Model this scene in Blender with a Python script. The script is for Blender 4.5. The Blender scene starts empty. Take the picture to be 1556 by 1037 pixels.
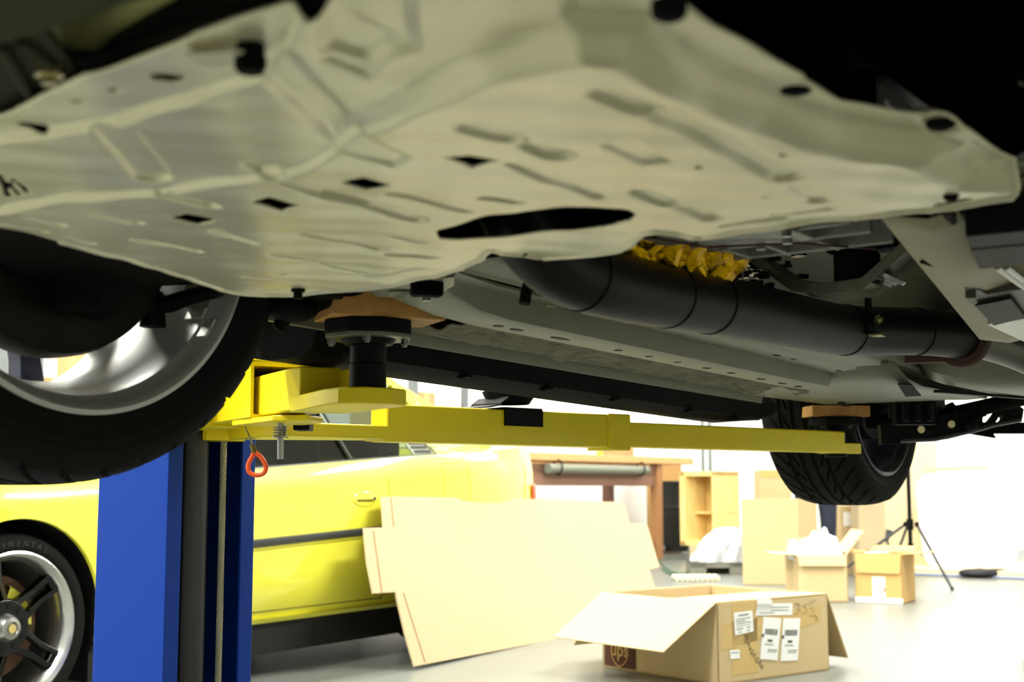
import bpy, bmesh, math, random
import numpy as np
from mathutils import Vector, Matrix
random.seed(7)
scene = bpy.context.scene
C = scene.collection
V = Vector
PI = math.pi
# ------------------------------------------------------------------ camera model (pixels of the 1556x1037 frame)
F = 2007.0; YAW = 0.618; PITCH = 0.1108
CAM = V((0.0, 0.0, 0.75))
_fw = V((-math.sin(YAW)*math.cos(PITCH), math.cos(YAW)*math.cos(PITCH), math.sin(PITCH)))
_rt = V((math.cos(YAW), math.sin(YAW), 0))
_up = _rt.cross(_fw)
FH = V((-math.sin(YAW), math.cos(YAW), 0))
def ray(px, py): return _fw + _rt*((px-778)/F) - _up*((py-518.5)/F)
def at_z(px, py, z):
    r = ray(px, py); return CAM + r*((z-CAM.z)/r.z)
def at_x(px, py, x):
    r = ray(px, py); return CAM + r*((x-CAM.x)/r.x)
def at_y(px, py, y):
    r = ray(px, py); return CAM + r*((y-CAM.y)/r.y)
def at_d(px, py, d):
    r = ray(px, py); return CAM + r*(d/r.dot(FH))
def at_plane(px, py, p0, n):
    r = ray(px, py); return CAM + r*((p0-CAM).dot(n)/r.dot(n))
# ------------------------------------------------------------------ materials
def lin(c):
    return tuple(((x/255.0)/12.92 if x/255.0 <= .04045 else ((x/255.0+.055)/1.055)**2.4) for x in c)
MATS = {}
def mat(name, rgb, rough=.5, metal=0.0, var=0.0, vscale=6.0, bump=0.0, bscale=60.0, rgb2=None, trans=0.0, coat=0.0, emit=0.0, ior=1.45, stretch=None, spec=.5):
    """principled material; var mixes rgb towards rgb2 (or a darker rgb) with object-space noise"""
    m = bpy.data.materials.new(name); m.use_nodes = True
    nt = m.node_tree; b = nt.nodes['Principled BSDF']
    c = lin(rgb)
    b.inputs['Base Color'].default_value = (*c, 1)
    b.inputs['Roughness'].default_value = rough
    b.inputs['Metallic'].default_value = metal
    b.inputs['IOR'].default_value = ior
    b.inputs['Specular IOR Level'].default_value = spec
    if trans: b.inputs['Transmission Weight'].default_value = trans
    if coat:
        b.inputs['Coat Weight'].default_value = coat; b.inputs['Coat Roughness'].default_value = .05
    if emit:
        b.inputs['Emission Color'].default_value = (*c, 1); b.inputs['Emission Strength'].default_value = emit
    if var or bump:
        tc = nt.nodes.new('ShaderNodeTexCoord')
        src = tc.outputs['Object']
        if stretch:
            mp = nt.nodes.new('ShaderNodeMapping'); mp.inputs['Scale'].default_value = stretch
            nt.links.new(src, mp.inputs['Vector']); src = mp.outputs['Vector']
    if var:
        n = nt.nodes.new('ShaderNodeTexNoise'); n.inputs['Scale'].default_value = vscale; n.inputs['Detail'].default_value = 6; n.inputs['Roughness'].default_value = .6
        nt.links.new(src, n.inputs['Vector'])
        r = nt.nodes.new('ShaderNodeMapRange'); r.inputs['From Min'].default_value = .35; r.inputs['From Max'].default_value = .7
        r.inputs['To Min'].default_value = 0; r.inputs['To Max'].default_value = var
        nt.links.new(n.outputs['Fac'], r.inputs['Value'])
        mx = nt.nodes.new('ShaderNodeMix'); mx.data_type = 'RGBA'
        mx.inputs['A'].default_value = (*c, 1)
        c2 = lin(rgb2) if rgb2 else tuple(x*.35 for x in c)
        mx.inputs['B'].default_value = (*c2, 1)
        nt.links.new(r.outputs['Result'], mx.inputs['Factor'])
        nt.links.new(mx.outputs['Result'], b.inputs['Base Color'])
    if bump:
        n2 = nt.nodes.new('ShaderNodeTexNoise'); n2.inputs['Scale'].default_value = bscale; n2.inputs['Detail'].default_value = 5
        nt.links.new(src, n2.inputs['Vector'])
        bp = nt.nodes.new('ShaderNodeBump'); bp.inputs['Strength'].default_value = bump; bp.inputs['Distance'].default_value = .004
        nt.links.new(n2.outputs['Fac'], bp.inputs['Height'])
        nt.links.new(bp.outputs['Normal'], b.inputs['Normal'])
    MATS[name] = m
    return m
# ------------------------------------------------------------------ objects
WM = {}
def wm(o): return WM.get(o.name, Matrix.Identity(4))
def tag(o, label=None, cat=None, group=None, kind=None):
    if label: o['label'] = label
    if cat: o['category'] = cat
    if group: o['group'] = group
    if kind: o['kind'] = kind
    return o
def empty(name, loc, label=None, cat=None, group=None, rotz=0.0):
    o = bpy.data.objects.new(name, None); C.objects.link(o)
    o.empty_display_size = .1
    o.location = loc; o.rotation_euler = (0, 0, rotz)
    WM[o.name] = Matrix.Translation(V(loc)) @ Matrix.Rotation(rotz, 4, 'Z')
    return tag(o, label, cat, group)
def rotmat(xdir, zdir=V((0, 0, 1))):
    x = V(xdir).normalized(); z = V(zdir); z = (z - x*z.dot(x)).normalized(); y = z.cross(x)
    return Matrix((x, y, z)).transposed()
class MB:
    def __init__(s): s.v = []; s.f = []; s.m = []; s.cm = 0
    def mi(s, i): s.cm = i; return s
    def add(s, vs, fs):
        k = len(s.v); s.v += [V(p) for p in vs]; s.f += [tuple(i+k for i in f) for f in fs]; s.m += [s.cm]*len(fs); return s
    def box(s, c, size, R=None):
        c = V(c); h = [x/2 for x in size]; R = R or Matrix.Identity(3)
        if isinstance(R, (int, float)): R = Matrix.Rotation(R, 3, 'Z')
        vs = [c + R @ V((x*h[0], y*h[1], z*h[2])) for x in (-1, 1) for y in (-1, 1) for z in (-1, 1)]
        return s.add(vs, [(0,1,3,2),(4,6,7,5),(0,4,5,1),(2,3,7,6),(0,2,6,4),(1,5,7,3)])
    def bar(s, p, q, w, h, up=V((0,0,1))):
        p = V(p); q = V(q); R = rotmat(q-p, up)
        return s.box((p+q)/2, ((q-p).length, w, h), R)
    def hexa(s, a, b):
        """solid between two quads a,b (4 points each, same winding)"""
        return s.add(list(a)+list(b), [(0,1,2,3),(7,6,5,4),(0,4,5,1),(1,5,6,2),(2,6,7,3),(3,7,4,0)])
    def prism(s, poly, vec):
        n = len(poly); vec = V(vec); a = [V(p) for p in poly]; b = [p+vec for p in a]
        return s.add(a+b, [tuple(range(n)), tuple(range(2*n-1, n-1, -1))]+[(i, n+i, n+(i+1) % n, (i+1) % n) for i in range(n)])
    def ring(s, p, ax, r, n, e=None):
        ax = V(ax).normalized(); e1 = e or (V((0,0,1)) if abs(ax.z) < .9 else V((1,0,0)))
        e1 = (e1-ax*e1.dot(ax)).normalized(); e2 = ax.cross(e1)
        return [V(p)+e1*(r*math.cos(2*PI*i/n))+e2*(r*math.sin(2*PI*i/n)) for i in range(n)]
    def cyl(s, p, q, r, r2=None, n=24, caps=True):
        p = V(p); q = V(q); r2 = r if r2 is None else r2
        vs = s.ring(p, q-p, r, n)+s.ring(q, q-p, r2, n)
        fs = [(i, (i+1) % n, n+(i+1) % n, n+i) for i in range(n)]
        if caps: fs += [tuple(range(n-1, -1, -1)), tuple(range(n, 2*n))]
        return s.add(vs, fs)
    def tube(s, pts, r, n=12, caps=True, closed=False):
        pts = [V(p) for p in pts]; m = len(pts); rs = r if isinstance(r, (list, tuple)) else [r]*m
        vs = []; e = None
        for i, p in enumerate(pts):
            if closed: t = pts[(i+1) % m]-pts[i-1]
            else: t = pts[min(i+1, m-1)]-pts[max(i-1, 0)]
            t.normalize()
            if e is None: e = V((0,0,1)) if abs(t.z) < .9 else V((1,0,0))
            e = (e-t*e.dot(t)).normalized()
            vs += s.ring(p, t, rs[i], n, e.copy())
        fs = []
        for k in range(m if closed else m-1):
            a = k*n; b = ((k+1) % m)*n
            fs += [(a+i, a+(i+1) % n, b+(i+1) % n, b+i) for i in range(n)]
        if caps and not closed: fs += [tuple(range(n-1, -1, -1)), tuple(range((m-1)*n, m*n))]
        return s.add(vs, fs)
    def lathe(s, prof, o, ax, n=64, closed=False):
        """prof: list of (radius, height along ax)"""
        o = V(o); ax = V(ax).normalized(); vs = []
        for r, h in prof: vs += s.ring(o+ax*h, ax, r, n)
        m = len(prof); fs = []
        for k in range(m if closed else m-1):
            a = k*n; b = ((k+1) % m)*n
            fs += [(a+i, a+(i+1) % n, b+(i+1) % n, b+i) for i in range(n)]
        return s.add(vs, fs)
    def grid(s, rows, closed_u=False):
        n = len(rows[0]); vs = [p for r in rows for p in r]; fs = []
        for k in range(len(rows)-1):
            for i in range(n if closed_u else n-1):
                fs.append((k*n+i, k*n+(i+1) % n, (k+1)*n+(i+1) % n, (k+1)*n+i))
        return s.add(vs, fs)
    def ball(s, c, r, n=20, m=12, sc=(1,1,1)):
        c = V(c); rows = []
        for j in range(m+1):
            t = PI*j/m
            rows.append([c+V((r*sc[0]*math.sin(t)*math.cos(2*PI*i/n), r*sc[1]*math.sin(t)*math.sin(2*PI*i/n), r*sc[2]*math.cos(t))) for i in range(n)])
        return s.grid(rows, True)
    def build(s, name, mats, parent=None, bevel=0.0, smooth=35, local=False, solid=0.0, segs=2, subdiv=0, weld=True):
        me = bpy.data.meshes.new(name)
        vs = s.v
        if parent is not None and not local:
            inv = wm(parent).inverted(); vs = [inv @ p for p in vs]
        me.from_pydata([tuple(p) for p in vs], [], s.f)
        mats = mats if isinstance(mats, (list, tuple)) else [mats]
        for m in mats: me.materials.append(m)
        if len(mats) > 1: me.polygons.foreach_set('material_index', s.m)
        bm = bmesh.new(); bm.from_mesh(me)
        if weld: bmesh.ops.remove_doubles(bm, verts=bm.verts, dist=1e-6)
        bmesh.ops.recalc_face_normals(bm, faces=bm.faces)
        bm.to_mesh(me); bm.free()
        me.polygons.foreach_set('use_smooth', [True]*len(me.polygons))
        me.set_sharp_from_angle(angle=math.radians(smooth))
        o = bpy.data.objects.new(name, me); C.objects.link(o)
        if parent is not None:
            o.parent = parent; WM[o.name] = wm(parent)
        if solid:
            md = o.modifiers.new('thick', 'SOLIDIFY'); md.thickness = solid; md.offset = 0
        if subdiv:
            md = o.modifiers.new('sub', 'SUBSURF'); md.levels = subdiv; md.render_levels = subdiv
        if bevel:
            md = o.modifiers.new('bevel', 'BEVEL'); md.width = bevel; md.segments = segs; md.limit_method = 'ANGLE'; md.angle_limit = math.radians(40)
            md.harden_normals = True
        return o
def split_build(b, name, mats, parent=None, **kw):
    """one object per separate piece (pieces whose bounds touch stay together)"""
    par = list(range(len(b.v)))
    def fd(i):
        while par[i] != i: par[i] = par[par[i]]; i = par[i]
        return i
    for f in b.f:
        for i in f[1:]: par[fd(i)] = fd(f[0])
    isl = {}
    for i in range(len(b.v)): isl.setdefault(fd(i), []).append(i)
    gr = []
    for ids in isl.values():
        lo = [min(b.v[i][k] for i in ids)-.0008 for k in range(3)]; hi = [max(b.v[i][k] for i in ids)+.0008 for k in range(3)]
        gr.append([lo, hi, set(ids)])
    ch = True
    while ch:
        ch = False
        for i in range(len(gr)):
            for j in range(i+1, len(gr)):
                if all(gr[i][0][k] <= gr[j][1][k] and gr[j][0][k] <= gr[i][1][k] for k in range(3)):
                    gr[i][0] = [min(x, y) for x, y in zip(gr[i][0], gr[j][0])]; gr[i][1] = [max(x, y) for x, y in zip(gr[i][1], gr[j][1])]; gr[i][2] |= gr[j][2]; gr.pop(j); ch = True; break
            if ch: break
    out = []
    for lo, hi, ids in gr:
        c = MB(); mp = {}
        for i in sorted(ids): mp[i] = len(c.v); c.v.append(b.v[i])
        c.f = [tuple(mp[i] for i in f) for f in b.f if f[0] in ids]; c.m = [m for f, m in zip(b.f, b.m) if f[0] in ids]
        out.append(c.build(name, mats, parent, **kw))
    return out
def copy_tree(o, parent=None):
    c = o.copy(); C.objects.link(c)
    if parent is not None: c.parent = parent
    for ch in list(o.children): copy_tree(ch, c)
    return c
def text_mesh(s, body, size, place, depth=.0008, mi=None):
    """lettering as real thin solid, placed by a 4x4 matrix, appended to builder s"""
    cu = bpy.data.curves.new('lettering', 'FONT'); cu.body = body; cu.size = size; cu.align_x = 'CENTER'; cu.align_y = 'CENTER'; cu.extrude = depth
    cu.resolution_u = 3
    ob = bpy.data.objects.new('lettering', cu); C.objects.link(ob)
    dg = bpy.context.evaluated_depsgraph_get(); dg.update()
    me = bpy.data.meshes.new_from_object(ob.evaluated_get(dg))
    vs = [place @ v.co if not callable(place) else place(v.co) for v in me.vertices]
    if mi is not None: s.mi(mi)
    s.add(vs, [tuple(p.vertices) for p in me.polygons])
    bpy.data.objects.remove(ob); bpy.data.curves.remove(cu); bpy.data.meshes.remove(me)
    return s
def frame(o, x, y):
    """4x4 with origin o, x and y axes given"""
    x = V(x).normalized(); y = V(y); y = (y-x*y.dot(x)).normalized(); z = x.cross(y)
    m = Matrix((x, y, z)).transposed().to_4x4(); m.translation = V(o); return m
# palette
YEL = mat('lift_yellow_paint', (242, 220, 30), .4, coat=.1, var=.35, vscale=9, rgb2=(230, 204, 24), spec=.25)
BLUE = mat('lift_blue_paint', (14, 58, 150), .45, var=.3, vscale=4, rgb2=(12, 50, 136), spec=.2)
BLK = mat('black_rubber', (12, 12, 12), .8, spec=.2)
BLKM = mat('black_painted_metal', (10, 10, 10), .55, spec=.15)
BLKP = mat('black_plastic', (8, 8, 8), .7, bump=.15, bscale=200, spec=.08)
TYR = mat('tyre_rubber', (21, 21, 19), .8, var=.4, vscale=12, rgb2=(13, 13, 12), spec=.15)
ALU = mat('undertray_coated_aluminium', (218, 213, 178), .36, metal=.5, var=.35, vscale=5, rgb2=(186, 176, 130), bump=.05, bscale=120)
UND = mat('underbody_primer', (124, 125, 102), .45, var=.35, vscale=9, rgb2=(96, 97, 76), bump=.05, bscale=60)
UNDT = mat('underbody_stone_guard', (122, 118, 94), .8, var=.7, vscale=26, rgb2=(52, 50, 38), bump=1.0, bscale=110)
PIPE = mat('exhaust_dark_steel', (24, 23, 22), .5, metal=.35, var=.5, vscale=7, rgb2=(14, 13, 13), spec=.3)
STEEL = mat('bare_steel', (150, 150, 145), .35, metal=.9)
ZINC = mat('zinc_plated_steel', (196, 186, 140), .3, metal=.9)
CAST = mat('cast_aluminium', (150, 150, 140), .5, metal=.6, var=.4, vscale=20, bump=.3, bscale=80)
DARK = mat('grimy_dark_metal', (10, 9, 8), .7, var=.5, vscale=15, rgb2=(20, 17, 13), spec=.1)
GOLD = mat('gold_heat_foil', (205, 160, 14), .22, metal=1.0, bump=.6, bscale=120)
WOOD = mat('pine_block', (204, 152, 80), .65, var=.6, vscale=5, rgb2=(160, 112, 58), stretch=(12, 1.5, 12))
CARD = mat('cardboard', (206, 182, 136), .8, var=.25, vscale=3, rgb2=(194, 168, 120))
CARDL = mat('pale_cardboard', (198, 178, 140), .8, var=.2, vscale=3, rgb2=(190, 168, 128))
WHITE = mat('white_paper', (240, 240, 236), .8)
INK = mat('black_ink', (40, 38, 36), .8)
# ------------------------------------------------------------------ setting
def floor_mat():
    m = mat('polished_concrete', (116, 119, 112), .32, var=.35, vscale=1.3, rgb2=(102, 105, 98), spec=.5)
    nt = m.node_tree; b = nt.nodes['Principled BSDF']
    tc = nt.nodes.new('ShaderNodeTexCoord'); mp = nt.nodes.new('ShaderNodeMapping'); mp.inputs['Location'].default_value = (.55, 1.1, 0); mp.inputs['Rotation'].default_value = (0, 0, .07)
    br = nt.nodes.new('ShaderNodeTexBrick'); br.offset = 0; br.inputs['Scale'].default_value = 1; br.inputs['Brick Width'].default_value = 3.4; br.inputs['Row Height'].default_value = 3.4
    br.inputs['Mortar Size'].default_value = .005; br.inputs['Mortar Smooth'].default_value = .3
    nt.links.new(tc.outputs['Object'], mp.inputs['Vector']); nt.links.new(mp.outputs['Vector'], br.inputs['Vector'])
    old = b.inputs['Base Color'].links[0].from_socket
    mx = nt.nodes.new('ShaderNodeMix'); mx.data_type = 'RGBA'; mx.inputs['B'].default_value = (*lin((84, 86, 80)), 1)
    nt.links.new(br.outputs['Fac'], mx.inputs['Factor']); nt.links.new(old, mx.inputs['A']); nt.links.new(mx.outputs['Result'], b.inputs['Base Color'])
    return m
WALL = mat('white_wall_paint', (244, 244, 240), .7)
CEIL = mat('ceiling_paint', (238, 238, 234), .8)
X0, X1, Y0, Y1, ZC = -8.4, 5.0, -6.0, 17.0, 4.6
def struct(name, c, size, m):
    o = MB().box(c, size).build(name, m); tag(o, kind='structure'); return o
tag(struct('floor', ((X0+X1)/2, (Y0+Y1)/2, -.05), (X1-X0+.4, Y1-Y0+.4, .1), floor_mat()), 'grey polished concrete workshop floor with faint joints', 'floor')
tag(struct('wall_left', (X0-.1, (Y0+Y1)/2, ZC/2), (.2, Y1-Y0, ZC), WALL), 'white workshop wall behind the yellow coupe and the bench', 'wall')
tag(struct('wall_back', ((X0+X1)/2, Y1+.1, ZC/2), (X1-X0+.4, .2, ZC), WALL), 'white far workshop wall behind the photo panel', 'wall')
tag(struct('wall_right', (X1+.1, (Y0+Y1)/2, ZC/2), (.2, Y1-Y0, ZC), WALL), 'white workshop wall on the far side of the lifted car', 'wall')
tag(struct('ceiling', ((X0+X1)/2, (Y0+Y1)/2, ZC+.05), (X1-X0+.4, Y1-Y0+.4, .1), CEIL), 'white workshop ceiling above the lift', 'ceiling')
o = MB().box((X0+.012, (Y0+Y1)/2, .05), (.024, Y1-Y0, .1)).build('baseboard_left', mat('grey_base_trim', (150, 150, 146), .6)); tag(o, 'grey base trim along the white workshop wall', 'baseboard', kind='structure')
# ------------------------------------------------------------------ light: ceiling lamps, and daylight through the open front
def area(name, loc, sx, sy, power, color=(1, 1, .95), rot=(0, 0, 0)):
    l = bpy.data.lights.new(name, 'AREA'); l.shape = 'RECTANGLE'; l.size = sx; l.size_y = sy; l.energy = power; l.color = color
    o = bpy.data.objects.new(name, l); C.objects.link(o); o.location = loc; o.rotation_euler = rot; return o
for i, (x, y) in enumerate([(-5.2, 1.5), (-5.2, 6.0), (-5.2, 10.5), (-1.0, 6.8), (-1.0, 11.5), (-5.2, 15), (-1.0, 15), (-7.3, 4), (-7.3, 9.5)]):
    area('ceiling_lamp', (x, y, ZC-.15), .5, 3.0, 450 if (x, y) == (-1.0, 6.8) else (330 if y < 8 else 180) if x > -7 else 130)
area('ceiling_lamp', (-2.9, -.6, ZC-.15), .5, 3.0, 420)
area('ceiling_lamp', (2.6, 2.0, ZC-.15), .5, 3.0, 200)
area('ceiling_lamp', (-.6, -2.6, ZC-.15), 3.0, .5, 50)
w = bpy.data.worlds.new('daylight'); scene.world = w; w.use_nodes = True
bg = w.node_tree.nodes['Background']; bg.inputs['Color'].default_value = (1, 1, .95, 1); bg.inputs['Strength'].default_value = 0.9
# ------------------------------------------------------------------ camera
cam = bpy.data.cameras.new('camera'); co = bpy.data.objects.new('camera', cam); C.objects.link(co)
co.matrix_world = Matrix(((_rt.x, _up.x, -_fw.x, CAM.x), (_rt.y, _up.y, -_fw.y, CAM.y), (_rt.z, _up.z, -_fw.z, CAM.z), (0, 0, 0, 1)))
cam.sensor_width = 36; cam.lens = F/1556*36; cam.clip_start = .02
cam.dof.use_dof = True; cam.dof.focus_distance = 2.35; cam.dof.aperture_fstop = 6.6
scene.camera = co
scene.view_settings.view_transform = 'Standard'; scene.view_settings.look = 'None'; scene.view_settings.gamma = 1; scene.view_settings.use_curve_mapping = False
scene.view_settings.exposure = 0.0
# ------------------------------------------------------------------ the car on the lift
XC = -.64
car = empty('lifted_car', (XC, 2.2, 0), 'pale grey car raised on the lift, seen from below its front end', 'car')
ZT = .985
ZF = .991; ZR = 1.003          # the raised flange along the front and far edges
def T(px, py, z=None): p = at_z(px, py, z or ZT); return (p.x, p.y)
def poly(pts, z=None): return [T(*p[:2], p[2] if len(p) > 2 else z) for p in pts]
def sd_poly(P, X, Y):
    P = np.array(P); d = np.full(X.shape, 1e9); ins = np.zeros(X.shape, bool)
    for i in range(len(P)):
        a = P[i-1]; b = P[i]; ex, ey = b-a; wx = X-a[0]; wy = Y-a[1]
        t = np.clip((wx*ex+wy*ey)/(ex*ex+ey*ey+1e-12), 0, 1)
        d = np.minimum(d, (wx-ex*t)**2+(wy-ey*t)**2)
        c = ((a[1] <= Y) & (b[1] > Y)) | ((b[1] <= Y) & (a[1] > Y))
        with np.errstate(divide='ignore', invalid='ignore'):
            xi = a[0]+(Y-a[1])/(b[1]-a[1])*ex
        ins ^= c & (X < xi)
    return np.where(ins, -1, 1)*np.sqrt(d)
def sd_cap(a, b, r, X, Y):
    ex, ey = b[0]-a[0], b[1]-a[1]; wx = X-a[0]; wy = Y-a[1]
    t = np.clip((wx*ex+wy*ey)/(ex*ex+ey*ey+1e-12), 0, 1)
    return np.hypot(wx-ex*t, wy-ey*t)-r
def sd_ell(c, rx, ry, ang, X, Y):
    ca, sa = math.cos(ang), math.sin(ang); u = (X-c[0])*ca+(Y-c[1])*sa; v = -(X-c[0])*sa+(Y-c[1])*ca
    k = np.hypot(u/rx, v/ry); return (k-1)*min(rx, ry)
def smooth(d, w):
    t = np.clip(.5-d/w, 0, 1); return t*t*(3-2*t)      # 1 inside, 0 outside
OUT = poly([(p, q, ZF) for p, q in [(0, 174), (124, 114), (301, 60), (445, 27), (470, 46), (486, 40), (502, 20), (514, -20), (540, -90), (1000, -90)]]+[(p, q, ZR) for p, q in [(1036, 0), (1080, 30), (1223, 115), (1277, 144), (1438, 174), (1474, 191)]]+[(1521, 231, 1.0), (1545, 254, .995), (1550, 280, .99), (1538, 301, .982)]+[(p, q, .980) for p, q in [
    (1352, 323), (1200, 342), (1068, 362), (1050, 362), (1027, 355), (995, 351), (981, 353), (961, 371), (941, 380), (823, 395), (790, 390), (761, 387), (748, 381), (731, 397), (664, 420), (547, 440), (457, 449), (402, 449), (335, 440), (291, 427), (234, 407), (181, 390), (0, 347)]])+[(-1.08, .62), (-.97, .52)]
PLAT = poly([(-120, 335), (0, 312), (100, 291), (234, 282), (375, 264), (440, 252), (500, 222), (535, 197), (620, 160), (752, 110), (886, 79), (936, 82), (1038, 134), (1146, 187), (1287, 228), (1397, 246), (1454, 274), (1530, 284), (1600, 310), (1400, 345), (1060, 385), (780, 425), (450, 490), (300, 470), (0, 400), (-120, 370)], .988)
MID = poly([(-120, 250), (0, 205), (170, 173), (390, 114), (425, 80), (530, -120), (850, -120), (866, 42), (985, 50), (1028, 92), (1072, 124), (1160, 162), (1276, 206), (1375, 224), (1462, 236), (1500, 262), (1620, 260), (1500, 400), (700, 480), (400, 520), (-120, 420)], .992)
HOLES = [('p', poly([(258, 325), (284, 319), (330, 329), (301, 335)])), ('p', poly([(380, 297), (408, 290), (456, 302), (428, 311)])),
    ('p', poly([(517, 267), (553, 258), (595, 272), (558, 280)])), ('p', poly([(674, 232), (712, 227), (761, 236), (719, 248)])),
    ('p', poly([(662, 341), (668, 353), (700, 355), (760, 352), (870, 345), (930, 336), (958, 325), (966, 316), (955, 311), (900, 306), (860, 306), (800, 310), (740, 320), (690, 333)])),
    ('c', (0, 267), (13, 302), .0027), ('c', (12, 278), (29, 298), .0026), ('c', (19, 273), (42, 294), .0026),
    ('c', (250, 118, ZF), (258, 119, ZF), .009), ('c', (47, 189, ZF), (53, 190, ZF), .009),
    ('c', (1428, 300), (1466, 295), .006)]
# pressed ribs: (a, b, half width, depth) in the picture's own pixels on the tray's plane
RIBS = [((925, 132), (978, 153), .0125, .007), ((1015, 166), (1196, 258), .0115, .007), ((1216, 279), (1244, 297), .010, .006),
    ((722, 184), (772, 200), .0115, .007), ((818, 213), (846, 223), .0125, .007), ((780, 243), (910, 291), .0055, .005),
    ((740, 291), (783, 296), .0075, .006), ((975, 287), (1015, 300), .0095, .006), ((1042, 307), (1080, 322), .009, .006),
    ((392, 252), (412, 262), .0115, .007), ((440, 272), (632, 326), .0095, .006), ((596, 288), (708, 313), .006, .005),
    ((500, 290), (560, 306), .006, .005), ((470, 350), (575, 372), .008, .005), ((417, 380), (482, 392), .006, .005), ((487, 396), (545, 409), .006, .005),
    ((594, 379), (655, 383), .007, .005), ((380, 413), (455, 421), .006, .005), ((560, 415), (640, 400), .005, .004), ((140, 315), (208, 331), .007, .005), ((208, 357), (300, 377), .0065, .005),
    ((108, 352), (140, 362), .006, .004), ((40, 322), (92, 332), .006, .004), ((560, 345), (640, 362), .006, .004), ((330, 345), (400, 362), .006, .004),
    ((176, 200), (232, 270), .014, .007), ((255, 288), (320, 305), .008, .006), ((1190, 325), (1100, 335), .006, .004), ((1260, 310), (1180, 322), .005, .004), ((0, 332), (70, 346), .006, .004)]
POLYR = [(poly([(913, 208), (960, 199), (1020, 237), (978, 239)]), .006, .006), (poly([(395, 122), (440, 98), (540, 190), (622, 232), (600, 243), (512, 222)]), .007, .010),
    (poly([(505, -60), (618, -60), (626, 60), (632, 98), (555, 112), (492, 96)]), .010, .010), (poly([(535, 60), (600, 88), (560, 130), (490, 108)]), .006, .008),
    (poly([(1395, 210), (1455, 210), (1462, 234), (1405, 240)]), .008, .008)]
NIPS = [(1190, 225), (1062, 243), (1162, 290), (117, 166), (171, 149), (245, 396), (306, 384), (368, 418), (430, 409), (800, 382), (1340, 320)]
gs = .0023
gx = np.arange(-1.22, -.20, gs); gy = np.arange(.34, 1.2, gs)
GX, GY = np.meshgrid(gx, gy)
def hole_sdf(X, Y):
    d = np.full(X.shape, 1e9)
    for h in HOLES:
        if h[0] == 'p': d = np.minimum(d, sd_poly(h[1], X, Y))
        else: d = np.minimum(d, sd_cap(T(*h[1]), T(*h[2]), h[3], X, Y))
    for n in NIPS: d = np.minimum(d, np.hypot(X-T(*n)[0], Y-T(*n)[1])-.0036)
    return d
def keep(X, Y): return np.maximum(sd_poly(OUT, X, Y), -hole_sdf(X, Y))
for _ in range(2):       # pull nearby grid points onto the outline so the cut edges are clean
    d = keep(GX, GY); e = 1e-4
    nx = (keep(GX+e, GY)-d)/e; ny = (keep(GX, GY+e)-d)/e
    nn = np.hypot(nx, ny)+1e-9; near = np.abs(d) < gs*.62
    GX = np.where(near, GX-d*nx/nn, GX); GY = np.where(near, GY-d*ny/nn, GY)
def tray_z(X, Y):
    z = np.full(X.shape, ZT-.004)
    rt = np.clip((X+.62)/.22, 0, 1); dP = sd_poly(PLAT, X, Y)
    z += (1-rt)*.005*(1-smooth(dP, .009))+rt*.017*(1-smooth(dP-.010, .028))
    z += .005*(1-smooth(sd_poly(MID, X, Y), .010))
    for a, b, r, dp in RIBS: z += .58*dp*smooth(sd_cap(T(*a), T(*b), r, X, Y), .0048)
    for P, dp, w in POLYR: z += .42*dp*smooth(sd_poly(P, X, Y), w)
    o = sd_poly(OUT, X, Y); z -= .0025*smooth(-o-.004, .004)*(Y > .75)
    z += .0016*np.sin(X*31+Y*9)*np.sin(Y*23-X*7)+.0008*np.sin(X*83)*np.sin(Y*71+1)
    return z
GZ = tray_z(GX, GY)
ny_, nx_ = GX.shape
Cx = (GX[:-1, :-1]+GX[1:, :-1]+GX[:-1, 1:]+GX[1:, 1:])/4; Cy = (GY[:-1, :-1]+GY[1:, :-1]+GY[:-1, 1:]+GY[1:, 1:])/4
ok = keep(Cx, Cy) < 0
idx = np.arange(ny_*nx_).reshape(ny_, nx_)
fa = np.stack([idx[:-1, :-1], idx[:-1, 1:], idx[1:, 1:], idx[1:, :-1]], -1)[ok]
used = np.unique(fa); remap = np.full(ny_*nx_, -1); remap[used] = np.arange(len(used))
b = MB(); b.v = [V(p) for p in np.stack([GX.ravel(), GY.ravel(), GZ.ravel()], 1)[used].tolist()]; b.f = [tuple(r) for r in remap[fa].tolist()]; b.m = [0]*len(b.f)
tray = b.build('undertray', ALU, car, smooth=80, solid=.002, weld=False)
def tz(px, py):
    x, y = T(px, py); return float(tray_z(np.array([[x]]), np.array([[y]]))[0, 0])
def clip(px, py, r, name='retaining_clip', m=BLKP, hexa=False, drop=.004, zz=None):
    z = zz or tz(px, py); x, y = T(px, py, z)
    k = MB()
    if hexa: k.cyl((x, y, z), (x, y, z-.003), r*1.5, n=20).cyl((x, y, z-.003), (x, y, z-.011), r, n=6)
    else: k.lathe([(0, -drop), (r*.5, -drop), (r*.85, -drop*.6), (r, 0), (r, .006), (0, .006)], (x, y, z), (0, 0, 1), 20)
    return k.build(name, m, tray)
for px, py, r in [(1017, 20, .0095), (1210, 134, .0115), (1430, 189, .0105), (8, 213, .007)]: clip(px, py, r, zz=(ZR if px > 1030 else ZF)+.001)
clip(1445, 298, .0065)
for px, py in [(453, 440)]: clip(px, py, .0055, 'bolt', DARK, True)
k = MB(); x, y = T(381, 80, ZF); k.box((x, y, ZF-.006), (.018, .008, .008), .35).cyl((x, y, ZF+.02), (x, y, ZF-.012), .008, n=16); k.build('retaining_clip', BLKP, tray, bevel=.002)
k = MB(); x, y = T(335, 84, ZF); k.box((x, y, ZF-.002), (.034, .022, .002), .5); k.build('clip_tab', ALU, tray, bevel=.0015)
def zs(y): return -.0195*(y-1.48)          # the car sits nose-up by about a degree
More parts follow.
